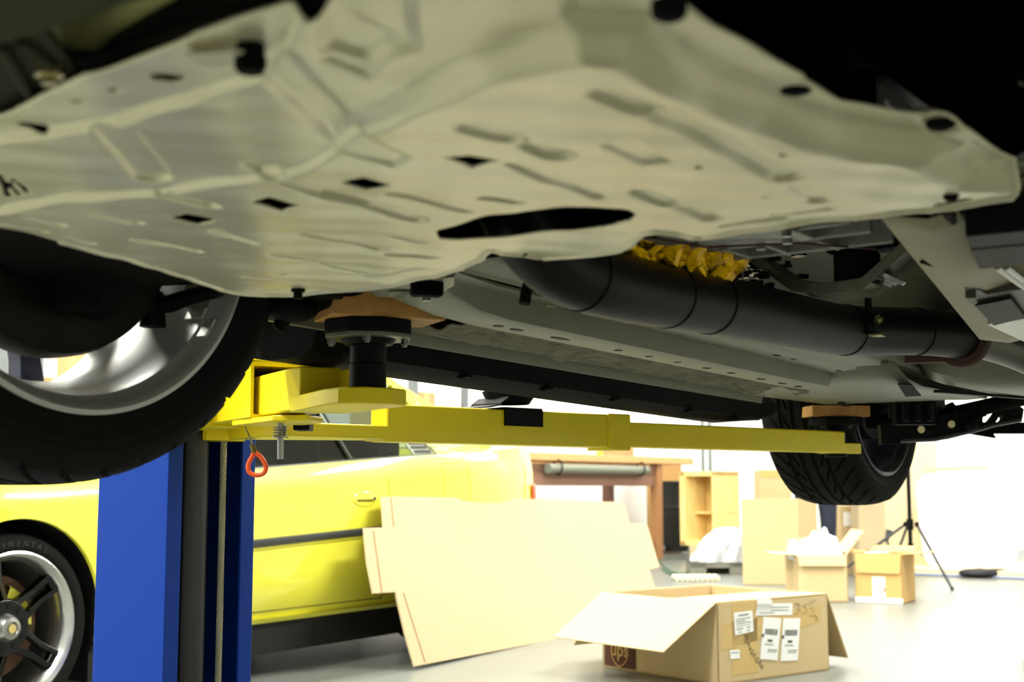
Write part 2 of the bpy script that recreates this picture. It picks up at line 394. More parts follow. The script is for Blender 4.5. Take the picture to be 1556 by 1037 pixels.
# ---- floor pan: cross-sections (x, z) swept rearwards
PROF = [(-1.345, .980), (-1.338, .980), (-1.335, .998), (-1.31, 1.0), (-1.24, 1.002), (-1.16, 1.004), (-1.13, 1.006), (-1.02, 1.012), (-.985, 1.014), (-.98, 1.018), (-.93, 1.018), (-.915, 1.03), (-.895, 1.12), (-.86, 1.19), (-.80, 1.215), (-.66, 1.22), (-.50, 1.2), (-.44, 1.12), (-.42, 1.03), (-.405, 1.014), (-.36, 1.010), (-.30, 1.012), (-.16, 1.006), (.02, 1.0), (.055, .985), (.06, .955), (.066, .955)]
rows = []
ys = [1.14+.03*i for i in range(60)]
for y in ys:
    r = []
    for j, (x, z) in enumerate(PROF):
        k = 0
        k0_ = .050*min(1, max(0, (1.60-y)/.10))*(1 if x < -1.1 else (max(0, -1.0-x)/.1 if x < -1.0 else 0))
        if 3 <= j <= 6: k = .004*math.sin(x*90+y*17)*math.sin(y*31)+.003*math.sin(y*53+x*40)
        if j in (20, 21, 22): k = .012*math.sin(y*9+x*11)
        r.append(V((x, y, z+zs(y)+k+(k0_ if j > 2 else 0))))
    rows.append(r)
pan = MB().grid(rows).build('floor_pan', UND, car, smooth=50, solid=.002)
# stone guard coating on the outer floor beside the sill
rows = []
for i in range(165):
    y = 1.52+.0078*i; r = []
    for j in range(24):
        x = -1.315+.0085*j
        edge = min(j, 23-j)/4.0
        h = .004*(math.sin(x*120+y*33)*math.sin(y*70-x*25))+.004*math.sin(y*24+x*50)+random.uniform(-.0009, .0009)
        r.append(V((x, y, 1.0+zs(y)-.010-h*min(1, edge)+.006*max(0, 1-edge))))
    rows.append(r)
MB().grid(rows).build('stone_guard_coating', UNDT, pan, smooth=60, solid=.002)
# pinch weld flange with its spot-weld dimples and clips
b = MB()
b.hexa([V((-1.352, 1.28, .980+zs(1.28))), V((-1.340, 1.28, .980+zs(1.28))), V((-1.340, 1.28, 1.005)), V((-1.352, 1.28, 1.005))], [V((-1.352, 2.86, .980+zs(2.86))), V((-1.340, 2.86, .980+zs(2.86))), V((-1.340, 2.86, .985)), V((-1.352, 2.86, .985))])
pw = b.build('pinch_weld', UND, car)
b = MB()
for y in [1.5+.11*i for i in range(12)]:
    b.cyl((-1.340, y, .990+zs(y)), (-1.337, y, .990+zs(y)), .005 if int(y*100) % 2 else .008, n=12)
split_build(b, 'spot_weld', UNDT, pw)
# frame rail
b = MB(); rows = []
for y, dx, dz in [(1.22, .03, .055), (1.28, .022, .035), (1.34, .01, .016), (1.40, .002, .004), (1.48, 0, 0), (2.0, 0, 0), (2.5, 0, 0), (2.62, 0, .002), (2.64, 0, .022)]:
    z = .978+zs(y)+dz; t = 1.018+zs(y)
    rows.append([V((-1.15-dx, y, t)), V((-1.135-dx, y, t-.004)), V((-1.128-dx, y, z+.003)), V((-1.118-dx, y, z)), V((-1.062+dx, y, z)), V((-1.053+dx, y, z+.003)), V((-1.046+dx, y, t-.006)), V((-1.02+dx, y, t-.004)), V((-1.02+dx, y, t))])
rail = b.grid(rows, True).build('frame_rail', UND, car, smooth=40)
b = MB()
for y, l in [(1.50, .02), (1.545, .03), (1.66, .05), (1.83, .016), (1.93, .012), (2.03, .012), (2.14, .022), (2.24, .022), (2.37, .03), (2.47, .03), (2.55, .02)]:
    z = .9778+zs(y); x = -1.09
    b.prism([V((x+.007*math.cos(a), y+l/2*math.sin(a), z-.0006)) for a in np.linspace(0, 2*PI, 16, endpoint=False)], V((0, 0, .002)))
split_build(b, 'drain_slot', BLKM, rail)
# seam sealer beads, panel edges on the inner floor
SEAL = mat('seam_sealer', (196, 186, 140), .6)
b = MB()
for pts, w in [([(930, 490), (985, 507), (1060, 527), (1150, 548), (1262, 574)], .004), ([(940, 492), (1010, 488), (1080, 494)], .003), ([(900, 480), (960, 470)], .003), ([(830, 470), (905, 488), (960, 482)], .003)]:
    P = [at_z(px, py, 1.013+zs(1.9)) for px, py in pts]
    P = [V((p.x, p.y, 1.0125+zs(p.y))) for p in P]
    Q = []
    for i in range(len(P)-1):
        for k in range(8): q = P[i].lerp(P[i+1], k/8); Q.append(q+V((random.uniform(-.002, .002), 0, 0)))
    b.tube(Q, w, n=6)
split_build(b, 'seam_sealer_bead', SEAL, pan)
b = MB()
for px, py, l in [(1180, 527, .016), (1274, 547, .014), (1300, 553, .012), (1325, 560, .012), (1353, 568, .012), (1205, 532, .006)]:
    p = at_z(px, py, 1.012); p.z = 1.0105+zs(p.y)
    b.prism([p+V((.005*math.cos(a), l*math.sin(a), 0)) for a in np.linspace(0, 2*PI, 14, endpoint=False)], V((0, 0, .003)))
split_build(b, 'drain_hole', BLKM, pan)
# side sill cover
b = MB(); rows = []
for y in [1.42, 1.5, 1.68, 2.1, 2.5, 2.9, 3.03, 3.06]:
    zb = .943-.0245*(y-1.42); e = max(0, (y-2.95)*.16)
    rows.append([V((-1.36, y, zb+.050)), V((-1.375, y, zb+.012+e)), V((-1.40, y, zb+.002+e)), V((-1.46, y, zb+e)), V((-1.505, y, zb+.006+e)), V((-1.53, y, zb+.03)), V((-1.535, y, zb+.12)), V((-1.50, y, zb+.13)), V((-1.37, y, zb+.055))])
b.grid(rows, True); b.f.append(tuple(range(9))); b.f.append(tuple(range(7*9, 8*9))); b.m += [0, 0]
sill = b.build('side_skirt', BLKP, car, smooth=40)
b = MB()
for y in (1.47, 1.8, 2.05, 2.3, 2.62, 2.85):
    z = .95-.0245*(y-1.42)
    b.box((-1.383, y, z+.001), (.03, .016, .006)).cyl((-1.385, y, z-.004), (-1.385, y, z+.002), .006, n=12)
split_build(b, 'skirt_clip', DARK, sill)
MB().box((-1.42, 2.98, .918), (.05, .08, .004)).build('jacking_cover', mat('black_void', (8, 8, 8), .9), sill)
# ---- body shell above the underbody (mostly out of frame)
BODY = mat('silver_car_paint', (188, 190, 192), .3, metal=.3, coat=.6)
AZ, AR = 1.078, .375
def bz(y, f):                             # lower edge with wheel arches
    z = 1.0+zs(y)
    for yc, zc in ((.962, 1.13), (3.606, 1.08)):
        d = abs(y-yc)
        if d < AR: z = max(z, zc+math.sqrt(AR*AR-d*d))
    return z
for sx in (-1, 1):
    rows = []
    n = 120
    for i in range(n+1):
        y = .12+4.35*i/n; z0 = bz(y, sx); nose = max(0, (.55-y)/.45); tail = max(0, (y-4.0)/.5)
        xo = XC+sx*(.89-.35*nose**2-.12*tail**2)
        top = 1.62+.06*math.sin(min(1, y/2)*PI/2)
        rows.append([V((xo-sx*.03*(1-s)-sx*.05*max(0, s-.75)*4, y, z0+(top-z0)*s)) for s in (0, .1, .3, .55, .75, .9, 1)])
    MB().grid(rows).build('body_side', BODY, car, smooth=60, solid=.004)
b = MB(); rows = []
for i in range(41):
    y = .12+1.4*i/40; nose = max(0, (.55-y)/.45); hw = .86-.35*nose**2
    rows.append([V((XC+hw*u, y, 1.62+.06*math.sin(min(1, y/2)*PI/2)+.05*(1-u*u)-.06*nose**2)) for u in np.linspace(-1, 1, 13)])
b.grid(rows).build('hood', BODY, car, smooth=60, solid=.004)
b = MB(); rows = []
for y, z, hw in [(1.25, 1.70, .84), (1.5, 1.78, .82), (2.0, 2.12, .68), (2.3, 2.19, .62), (3.0, 2.18, .62), (3.6, 1.98, .66), (4.0, 1.75, .76), (4.45, 1.70, .78), (4.49, 1.3, .78), (4.4, 1.1, .76)]:
    rows.append([V((XC+hw*u, y, z+.04*(1-u*u))) for u in np.linspace(-1, 1, 9)])
b.grid(rows).build('roof_and_tail', BODY, car, smooth=60, solid=.004)
b = MB()
for sx in (-1, 1):
    for i in range(9):
        pass
    b.grid([[V((XC+sx*.84, y, 1.66)), V((XC+sx*.66, y, t))] for y, t in ((1.45, 1.74), (2.0, 2.12), (2.3, 2.18), (3.0, 2.17), (3.6, 1.98), (4.0, 1.75))])
split_build(b, 'side_glass', mat('tinted_glass', (30, 34, 36), .08), car, solid=.004)
# front bumper and its underside
BUMP = mat('bumper_underside_plastic', (56, 58, 36), .7, bump=.1, bscale=150, spec=.08)
b = MB(); rows = []
for u in np.linspace(-1, 1, 25):
    x = XC+.80*u; yf = .07+.30*abs(u)**3
    rows.append([V((x, .376, .985)), V((x, .372, .972)), V((x, yf+.06, .962)), V((x, yf, .985)), V((x, yf-.03, 1.1)), V((x, yf-.02, 1.35)), V((x, yf+.08, 1.55))])
fb = b.grid([r[3:] for r in rows]).build('front_bumper', BODY, car, smooth=50, solid=.004)
MB().grid([r[:4] for r in rows]).build('bumper_undertray', BUMP, fb, smooth=50, solid=.004)
# radiator support crossmember seen in the gap ahead of the tray
b = MB(); b.box((-.80, .555, 1.058), (.95, .06, .075)).box((-.80, .525, 1.025), (.95, .03, .012))
b.build('radiator_support', mat('rusty_dark_steel', (40, 36, 27), .6, var=.6, vscale=18, rgb2=(58, 48, 32)), car, bevel=.006)
b = MB(); P = [at_z(px, py, 1.035) for px, py in [(88, 48), (110, 40), (140, 42), (165, 30), (195, 12), (240, -15), (300, -50)]]
b.tube(P, [.008, .014, .014, .009, .009, .009, .009], n=16).build('coolant_hose', mat('tan_hose', (190, 188, 120), .7), car)
b = MB(); q = [at_z(px, py, .998) for px, py in [(18, 48), (56, 32), (125, 118), (112, 138), (0, 172), (-30, 120)]]
b.prism(q, V((0, 0, .006)))
for l in ([(2, 70), (50, 150)], [(30, 62), (80, 100)]):
    b.tube([at_z(px, py, .996) for px, py in l], .004, n=8)
br = b.build('splash_bracket', mat('dark_grey_bracket', (52, 54, 36), .7, spec=.08), car, bevel=.002)
p = at_z(75, 116, .992); MB().cyl(p, p+V((0, 0, .01)), .0085, n=20).cyl(p-V((0, 0, .005)), p, .005, n=6).build('bracket_bolt', ZINC, br)
p = at_z(474, 10, 1.03); MB().box(p+V((0, 0, .01)), (.032, .03, .03), .3).build('dark_slot_fill', BLK, car, bevel=.006)  # black box put in to imitate the dark slot ahead of the tray
# unseen black blocks added above the tray to keep the bay dark
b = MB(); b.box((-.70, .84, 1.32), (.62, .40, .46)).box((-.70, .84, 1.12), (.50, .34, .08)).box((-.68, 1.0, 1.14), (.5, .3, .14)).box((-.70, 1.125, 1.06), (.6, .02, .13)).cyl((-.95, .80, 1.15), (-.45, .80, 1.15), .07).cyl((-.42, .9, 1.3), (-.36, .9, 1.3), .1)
b.build('bay_light_block', mat('bay_shade_black', (6, 6, 6), .9, spec=0.0), car, bevel=.02)
MB().box((XC, .80, 1.60), (1.56, .86, .02)).build('bonnet_insulation', BLK, car)
MB().box((XC, 1.36, 1.42), (1.6, .02, .46)).build('bulkhead', UND, car)
p = at_z(822, 316, 1.02); MB().lathe([(0, 0), (.008, 0), (.014, .004), (.016, .012), (.016, .02), (0, .02)], p, (0, 0, 1), 20).build('drain_plug', ZINC, car)
# black wheel arch liner and splash guard on the car's other side
LIN = mat('arch_liner_plastic', (5, 5, 5), .9, spec=0.0)
b = MB(); rows = []
for i in range(25):
    a = PI*i/24; rows.append([V((x, .962+.40*math.cos(a), 1.10+.40*math.sin(a))) for x in (-.12, 0, .12, .24)])
b.grid(rows); b.prism([V((-.12, .962+.40*math.cos(a), 1.10+.40*math.sin(a))) for a in np.linspace(0, PI, 25)], V((-.006, 0, 0)))
b.grid([[V((-.30, y, 1.03)), V((-.24, y, 1.06)), V((-.16, y, 1.075)), V((-.12, y, 1.09))] for y in (.44, .7, 1.0, 1.16)])
b.box((-.21, .42, 1.15), (.2, .02, .3)).box((-.2, .9, 1.3), (.16, .9, .3))
b.build('arch_liner', LIN, car, smooth=50)
b = MB()
b.tube([at_z(px, py, 1.09) for px, py in [(1440, -30), (1490, 5), (1530, 28), (1556, 62), (1600, 120)]], .010, n=12)
b.build('brake_hose', mat('grey_hose', (66, 66, 56), .6), car)
b = MB(); b.tube([at_z(px, py, 1.06) for px, py in [(1500, 103), (1530, 108), (1548, 120), (1548, 134), (1535, 144), (1505, 152)]], .006, n=10)
b.build('wiring_conduit', mat('conduit_grey', (50, 50, 42), .6), car)
b = MB(); rows = []
for i in range(17):
    a = PI*i/16; rows.append([V((x, .962+.395*math.cos(a), 1.13+.395*math.sin(a))) for x in (-1.20, -1.3, -1.42, -1.52)])
b.grid(rows); b.build('arch_liner', LIN, car, smooth=50, solid=.003)
b = MB(); rows = []
for yc in (3.606,):
    for i in range(17):
        a = PI*i/16; rows.append([V((x, yc+.395*math.cos(a), 1.08+.395*math.sin(a))) for x in (-1.22, -1.3, -1.42, -1.52)])
b.grid(rows); b.build('arch_liner', LIN, car, smooth=50, solid=.003)
# ---- exhaust
b = MB()
z0 = .975
pts = [(-.765, 1.05, 1.07), (-.762, 1.09, 1.02), (-.757, 1.15, z0+.010), (-.752, 1.25, z0), (-.75, 1.5, z0+.006), (-.752, 1.75, z0+.011), (-.75, 1.90, z0+.014), (-.738, 1.99, z0+.019), (-.712, 2.09, z0+.026), (-.685, 2.18, z0+.030), (-.668, 2.25, z0+.03)]
def spl(pts, k=6):
    P = [V(p) for p in pts]; out = []
    for i in range(len(P)-1):
        a, b_, c, d = P[max(i-1, 0)], P[i], P[i+1], P[min(i+2, len(P)-1)]
        for j in range(k):
            t = j/k; out.append(.5*((2*b_)+(c-a)*t+(2*a-5*b_+4*c-d)*t*t+(3*b_-a-3*c+d)*t**3))
    out.append(P[-1]); return out
b.tube(spl(pts), .0385, n=40)
ex = b.build('exhaust_pipe', PIPE, car, smooth=50)
b = MB()
for y in (1.19, 1.372, 1.485, 1.93, 2.12):
    k = min(spl(pts, 30), key=lambda p: abs(p.y-y)); ks = spl(pts, 30); i = ks.index(k); t = (ks[i+1]-ks[i-1]).normalized()
    b.lathe([(.0385, -.0022), (.0397, -.001), (.0397, .001), (.0385, .0022)], k, t, 40)
split_build(b, 'weld_seam', DARK, ex, smooth=60)
k = V(pts[-1]); t = (k-V(pts[-2])).normalized()
b = MB(); b.lathe([(.0, -.004), (.051, -.004), (.053, 0), (.053, .010), (.050, .013), (0, .013)], k, t, 40)
b.box(k-V((.055, .0, .028)), (.08, .014, .028), .2)
b.build('exhaust_flange', mat('rusty_flange', (58, 40, 28), .65, var=.5, vscale=30, rgb2=(84, 52, 30)), ex, bevel=.002)
b = MB(); tp = spl([k, k+t*.05, k+V((.045, .16, -.012)), k+V((.10, .34, -.045)), k+V((.16, .6, -.06)), k+V((.2, 1.0, -.05))])
b.tube(tp, .033, n=32); b.lathe([(.033, -.002), (.0345, 0), (.033, .002)], tp[14], tp[15]-tp[13], 32)
b.build('mid_pipe', mat('worn_pipe_steel', (96, 92, 82), .4, metal=.6, var=.4, vscale=9, rgb2=(60, 56, 48)), ex, smooth=50)
# hanger bracket with its nut
q = at_x(1322, 487, -.708); b = MB()
b.box(q, (.006, .030, .036)).box(q+V((.003, 0, -.020)), (.018, .028, .005)).cyl(q+V((.003, 0, 0)), q+V((.010, 0, 0)), .010, n=20)
b.box(q+V((-.002, .0, .02)), (.004, .022, .03))
hb = b.build('hanger_bracket', BLKM, ex, bevel=.0015)
MB().cyl(q+V((.008, 0, 0)), q+V((.015, 0, 0)), .0075, n=6).cyl(q+V((.015, 0, 0)), q+V((.019, 0, 0)), .004, n=12).build('hanger_nut', ZINC, hb)
MB().box(q+V((.010, 0, -.0235)), (.018, .026, .003)).build('hanger_foot', ZINC, hb)
# rubber hose hanging beside the pipe
b = MB(); b.tube([at_x(px, py, -.86) for px, py in [(815, 405), (808, 418), (803, 432), (799, 447), (797, 462)]], .0068, n=14); b.build('breather_hose', BLK, car)
# ---- gold foil around the downpipe
rows = []; r2 = random.Random(3)
for i in range(34):
    y = 1.20+.29*i/33; r = []
    for j in range(9):
        s = j/8; r.append(V((-.735+.075*s+r2.uniform(-.007, .007), y+r2.uniform(-.004, .004), 1.005+.085*s-.010*(i/33)+r2.uniform(-.007, .007)-(.03*max(0, math.sin(i*.9)) if j > 6 else 0))))
    rows.append(r)
MB().grid(rows).build('heat_foil', GOLD, car, smooth=20, solid=.0006)
# ---- gearbox, crossmember
b = MB(); rows = []
for y, rr in [(1.16, .115), (1.24, .11), (1.25, .125), (1.27, .125), (1.28, .10), (1.40, .085), (1.52, .07), (1.60, .06)]:
    rows.append([V((-.60+rr*1.1*math.cos(a)*(1.12 if abs(math.sin(a)) < .8 else 1), y, 1.125+rr*math.sin(a)*(.9 if math.sin(a) < 0 else 1))) for a in np.linspace(0, 2*PI, 28, endpoint=False)])
b.grid(rows, True)
for y in (1.19, 1.32, 1.38, 1.45): b.box((-.60, y, 1.05), (.20, .006, .05))
for x in (-.68, -.63, -.57): b.box((x, 1.33, 1.035), (.006, .26, .02))
b.box((-.62, 1.30, 1.028), (.12, .13, .012)).box((-.70, 1.26, 1.03), (.05, .10, .014))
gb = b.build('gearbox', CAST, car, bevel=.003)
b = MB()
for i in range(8): a = 2*PI*i/8; b.cyl((-.62+.055*math.cos(a), 1.30+.055*math.sin(a), 1.016), (-.62+.055*math.cos(a), 1.30+.055*math.sin(a), 1.024), .006, n=6)
split_build(b, 'pan_bolt', STEEL, gb)
MB().tube([(-.70, 1.22, 1.02), (-.66, 1.30, 1.015), (-.58, 1.36, 1.02), (-.54, 1.5, 1.03)], .0013, n=8).build('red_cable', mat('red_wire', (70, 24, 18), .6), gb)
b = MB(); path = [(-.80, 1.68, 1.075), (-.765, 1.67, 1.06), (-.70, 1.655, 1.012), (-.655, 1.65, 1.002), (-.60, 1.645, 1.004), (-.565, 1.64, 1.028), (-.53, 1.635, 1.052), (-.50, 1.635, 1.055)]
rows = []
for p in path:
    p = V(p); rows.append([p+V((0, dy, dz)) for dy, dz in [(-.035, .012), (-.032, -.004), (-.026, .004), (0, .006), (.026, .004), (.032, -.004), (.035, .012), (0, .016)]])
b.grid(rows, True); cmb = b.build('gearbox_crossmember', mat('worn_crossmember', (104, 100, 84), .5, metal=.4, var=.6, vscale=30, rgb2=(50, 48, 40)), car, smooth=35, bevel=.001)
MB().lathe([(0, -.004), (.008, -.004), (.008, 0), (.013, .001), (.013, .004), (.021, .005), (.022, .01), (0, .01)], (-.578, 1.64, 1.012), (.5, 0, .85), 20).build('mount_bolt', STEEL, cmb)
MB().lathe([(.0, 0), (.03, 0), (.03, .04), (.02, .05), (0, .05)], (-.62, 1.65, 1.012), (0, 0, 1), 24).build('gearbox_mount', BLK, cmb)
b = MB(); b.cyl((-.60, 1.60, 1.11), (-.60, 3.0, 1.09), .032, n=24).cyl((-.60, 1.62, 1.11), (-.60, 1.70, 1.11), .05).box((-.60, 1.64, 1.11), (.11, .02, .11))
b.build('prop_shaft', DARK, car, bevel=.004)
b = MB(); r3 = random.Random(9)
for i in range(40):
    c = V((-.75+r3.uniform(-.045, .03), 1.66+r3.uniform(-.05, .06), 1.05+r3.uniform(-.03, .03))); b.box(c, (r3.uniform(.004, .016), r3.uniform(.006, .02), r3.uniform(.003, .01)), r3.uniform(0, 3))
b.build('crinkled_heat_wrap', mat('dark_foil', (60, 60, 52), .25, metal=.9), car)
# ---- parts on the far side of the tunnel
b = MB(); rows = []
for i in range(20):
    y = 1.20+.05*i; r = []
    for x, z in [(-.50, 1.02), (-.505, 1.0), (-.46, .992), (-.42, 1.0), (-.38, 1.018), (-.30, 1.03), (-.2, 1.03)]:
        bul = .016*math.exp(-((y-1.42)/.13)**2)*(1 if x > -.48 else 0)
        r.append(V((x+.08-.19*(y-1.19)*max(0, min(1, (-.2-x)/.2)), y, z+zs(y)-bul)))
    rows.append(r)
hs = MB().grid(rows).build('tunnel_heat_shield', mat('heat_shield_aluminium', (150, 144, 114), .55, metal=.2, var=.3, vscale=8, rgb2=(124, 116, 84)), car, smooth=60, solid=.002)
MB().tube([at_z(px, py, .992) for px, py in [(1400, 398), (1420, 404), (1445, 408), (1470, 417), (1500, 418), (1522, 415)]], .0022, n=8).build('shield_wire', BLK, hs)
q = [at_z(px, py, .975) for px, py in [(1467, 360), (1620, 345), (1640, 392), (1487, 410)]]
b = MB(); b.prism(q, V((0, 0, .035))); b.prism([at_z(px, py, .978) for px, py in [(1474, 374), (1640, 358), (1640, 366), (1477, 383)]], V((0, 0, -.004)))
b.build('fuel_line_cover', BLKM, car, bevel=.003)
b = MB()
for x in (1452, 1482, 1535): b.tube([at_z(px, py, 1.005) for px, py in [(x-14, 312), (x-2, 335), (x+10, 362)]], .0085, n=12)
split_build(b, 'black_hose', BLK, car)
b = MB()
for s in (0, 14): b.tube([at_z(px, py, .985) for px, py in [(1515+s, 405), (1540+s, 424), (1580+s, 452)]], .004, n=10)
split_build(b, 'fuel_line', STEEL, car)
q = [at_z(px, py, .985) for px, py in [(1466, 441), (1478, 437), (1500, 448), (1650, 425), (1660, 470), (1512, 492), (1470, 458)]]
b = MB(); b.prism(q, V((0, 0, .016))); b.box(at_z(1475, 447, .982), (.012, .012, .012), .4)
b.prism([at_z(px, py, .983) for px, py in [(1484, 462), (1535, 452), (1556, 480), (1511, 491)]], V((0, 0, .004)))
brc = b.build('chassis_brace', mat('brace_grey_steel', (70, 68, 56), .5, metal=.3), car, bevel=.002)
q = [at_z(px, py, .982) for px, py in [(1482, 462), (1536, 451), (1558, 480), (1510, 492)]]
MB().prism(q, V((0, 0, -.003))).build('brace_pad', BLKM, brc)
q = [at_z(px, py, .98) for px, py in [(1500, 494), (1660, 470), (1700, 540), (1556, 520)]]
MB().prism(q, V((0, 0, .004))).build('bright_shield', mat('bright_aluminium', (205, 205, 200), .4, metal=.5, bump=.4, bscale=25), car, bevel=.001)
# ---- tank and rear floor behind the rail
TANKM = mat('tank_grey_coating', (124, 124, 104), .42, var=.25, vscale=6, rgb2=(98, 98, 82))
b = MB(); rows = []
for y, z, t in [(2.58, 1.0, 0), (2.66, .972, 0), (2.75, .962, 0), (2.95, .962, 0), (3.12, .963, 0), (3.22, .963, 0), (3.24, .975, 0), (3.24, 1.1, 0)]:
    rows.append([V((x, y, z+dz)) for x, dz in [(-1.33, .02), (-1.30, .0), (-1.2, 0), (-1.0, 0), (-.95, -.002), (-.90, .0)]])
rf = b.grid(rows).build('rear_floor', TANKM, car, smooth=60, solid=.002)
MB().prism([V((p.x, p.y, .9595)) for p in [at_z(px, py, .958) for px, py in [(1364, 584), (1385, 585), (1400, 602), (1376, 603)]]], V((0, 0, -.002))).build('access_plug', BLK, rf)
MB().prism([V((p.x, p.y, .9625)) for p in [at_z(px, py, .962) for px, py in [(1272, 612), (1280, 610), (1292, 616), (1284, 618)]]], V((0, 0, -.003))).build('drain_plug', BLK, rf)
b = MB(); rows = []
for y, e in [(2.70, .30), (2.72, .8), (2.78, 1), (3.0, 1), (3.2, 1), (3.27, .85), (3.29, .3)]:
    rows.append([V((-.58+.34*e**.3*math.copysign(abs(math.cos(a))**.5, math.cos(a)), y, 1.04+.09*e*math.copysign(abs(math.sin(a))**.6, math.sin(a)))) for a in np.linspace(0, 2*PI, 40, endpoint=False)])
b.grid(rows, True); b.f += [tuple(range(40)), tuple(range(6*40, 7*40))]; b.m += [0, 0]
tk = b.build('fuel_tank', TANKM, car, smooth=50)
MB().box((-.80, 3.0, .951), (.014, .5, .006), -.3).box((-.55, 3.0, .948), (.02, .5, .004)).build('tank_strap', BLKM, tk)
MB().box((XC, 3.9, 1.12), (1.3, 1.1, .04)).build('boot_floor', UND, car, bevel=.01)
# ------------------------------------------------------------------ wheels of the lifted car
def tyre_mesh(R, w, rim, name, parent, m, o, sx, tread=True, nth=600):
    """o: hub centre, sx: +1 when the outer face looks to +X; the tread is cut as real grooves"""
    hw = w/2
    side = [(rim-.006, hw-.018), (rim+.004, hw-.006), (rim+.012, hw-.003), (rim+.020, hw-.001), (rim+.030, hw), (rim+.034, hw+.0022), (rim+.040, hw+.0022), (rim+.043, hw), (R-.045, hw+.001), (R-.040, hw+.0022), (R-.034, hw+.001), (R-.022, hw-.006), (R-.012, hw-.014)]
    nt_ = 56; tw = hw-.020
    prof = [(r, -x) for r, x in side] + [(R-.010*abs(u)**4-.0, u*tw) for u in np.linspace(-1, 1, nt_)] + [(r, x) for r, x in reversed(side)]
    prof = [(R-.006 if False else r, x) for r, x in prof]
    n = nth if tread else 120
    A = np.linspace(0, 2*PI, n, endpoint=False)
    rows = []
    pr = np.array(prof); k0 = len(side); rows_r = []
    for j, (r, x) in enumerate(prof):
        rr = np.full(n, r)
        if tread and k0-1 <= j < k0+nt_+1:
            ax = abs(x); sgn = 1 if x > 0 else -1
            g = np.zeros(n)
            for gc, gw in ((.017, .0042), (.052, .0040)):
                if abs(ax-gc) < gw: g[:] = 1
            ph = (A*36/(2*PI) + ax*22 + (0 if sgn > 0 else .5)) % 1
            if ax > .052: g = np.maximum(g, (np.abs(ph-.5) < .075)*1.0)
            if .024 < ax < .047: 
                ph2 = (A*36/(2*PI) + (ax-.024)*44) % 1
                g = np.maximum(g, (np.abs(ph2-.5) < .085)*(ax > .030)*1.0)
            rr = rr-.0065*g
        rows_r.append(rr)
    b = MB()
    for j, (r, x) in enumerate(prof):
        rr = rows_r[j]
        rows.append([V((o[0]+sx*x, o[1]+rr[i]*math.cos(A[i]), o[2]+rr[i]*math.sin(A[i]))) for i in range(n)])
    b.grid(rows, True)
    return b.build(name, m, parent, smooth=40, weld=False)
RIMS = mat('silver_rim_barrel', (192, 192, 184), .42, metal=.4, var=.25, vscale=5, rgb2=(140, 140, 136))
NAVY = mat('dark_navy_spoke', (30, 34, 62), .4)
def wheel(name, o, sx, parent, rim=.232, R=.325, w=.245, barrel=RIMS, lab=None, nsp=10):
    o = V(o); hw = w/2
    def P(r, x, a): return V((o.x+sx*x, o.y+r*math.cos(a), o.z+r*math.sin(a)))
    b = MB()
    prof = [(rim+.012, -hw+.006), (rim+.012, -hw+.001), (rim+.006, -hw-.001), (rim, -hw+.004), (rim-.003, -hw+.018), (rim-.012, -hw+.026), (rim-.012, -hw+.05), (rim-.020, -hw+.066), (rim-.032, -.02), (rim-.030, .03), (rim-.020, .06), (rim-.018, hw-.03), (rim-.006, hw-.014), (rim+.004, hw-.004), (rim+.012, hw-.002), (rim+.012, hw-.008)]
    back = [(r+.006, x) for r, x in prof[3:13]]
    prof = prof+[(rim+.0, hw-.012)]+list(reversed(back))+[(rim+.006, -hw+.01)]
    b.lathe([(r, sx*x) for r, x in prof], o, (1, 0, 0), 120, closed=True)
    wh = b.build(name, barrel, parent, smooth=40)
    if lab: tag(wh, lab)
    b = MB()
    for i in range(nsp):
        a = 2*PI*i/nsp+.60; t = V((0, -math.sin(a), math.cos(a)))
        def sec(r, x0, x1, hwid): return [P(r, x0, a)+t*hwid, P(r, x1, a)+t*hwid*.75, P(r, x1, a)-t*hwid*.75, P(r, x0, a)-t*hwid]
        S = [sec(.05, .03, .075, .022), sec(.11, .05, .085, .017), sec(.17, .06, .095, .015), sec(rim-.016, .07, .108, .019)]
        for k in range(3): b.hexa(S[k], S[k+1])
    b.lathe([(0, sx*.015), (.075, sx*.015), (.078, sx*.03), (.075, sx*.075), (.03, sx*.085), (0, sx*.085)], o, (1, 0, 0), 48)
    b.build('spokes', NAVY, wh, bevel=.003)
    tyre_mesh(R, w, rim+.006, 'tyre', wh, TYR, o, sx)
    return wh
WF = V((-1.409, .962, 1.078)); WR = V((-1.409, 3.606, 1.026))
fw_ = wheel('front_wheel', WF, -1, car, lab='front wheel with bright barrel and dark spokes')
rw_ = wheel('rear_wheel', WR, -1, car, barrel=mat('dark_rim', (40, 42, 52), .35, metal=.5), lab='rear wheel with dark rim')
for src, y, z in ((fw_, WF.y, WF.z), (rw_, WR.y, WR.z)):
    c = src.copy(); C.objects.link(c); c.rotation_euler = (0, 0, PI)
    # mirrored about the car's centre line: turn half a circle about the hub's own column
    M = Matrix.Translation(V((XC-(-1.409-XC), y, 0))) @ Matrix.Rotation(PI, 4, 'Z') @ Matrix.Translation(V((1.409, -y, 0)))
    root = wm(car)
    c.matrix_basis = root.inverted() @ M @ root
    for ch in src.children: d = ch.copy(); C.objects.link(d); d.parent = c
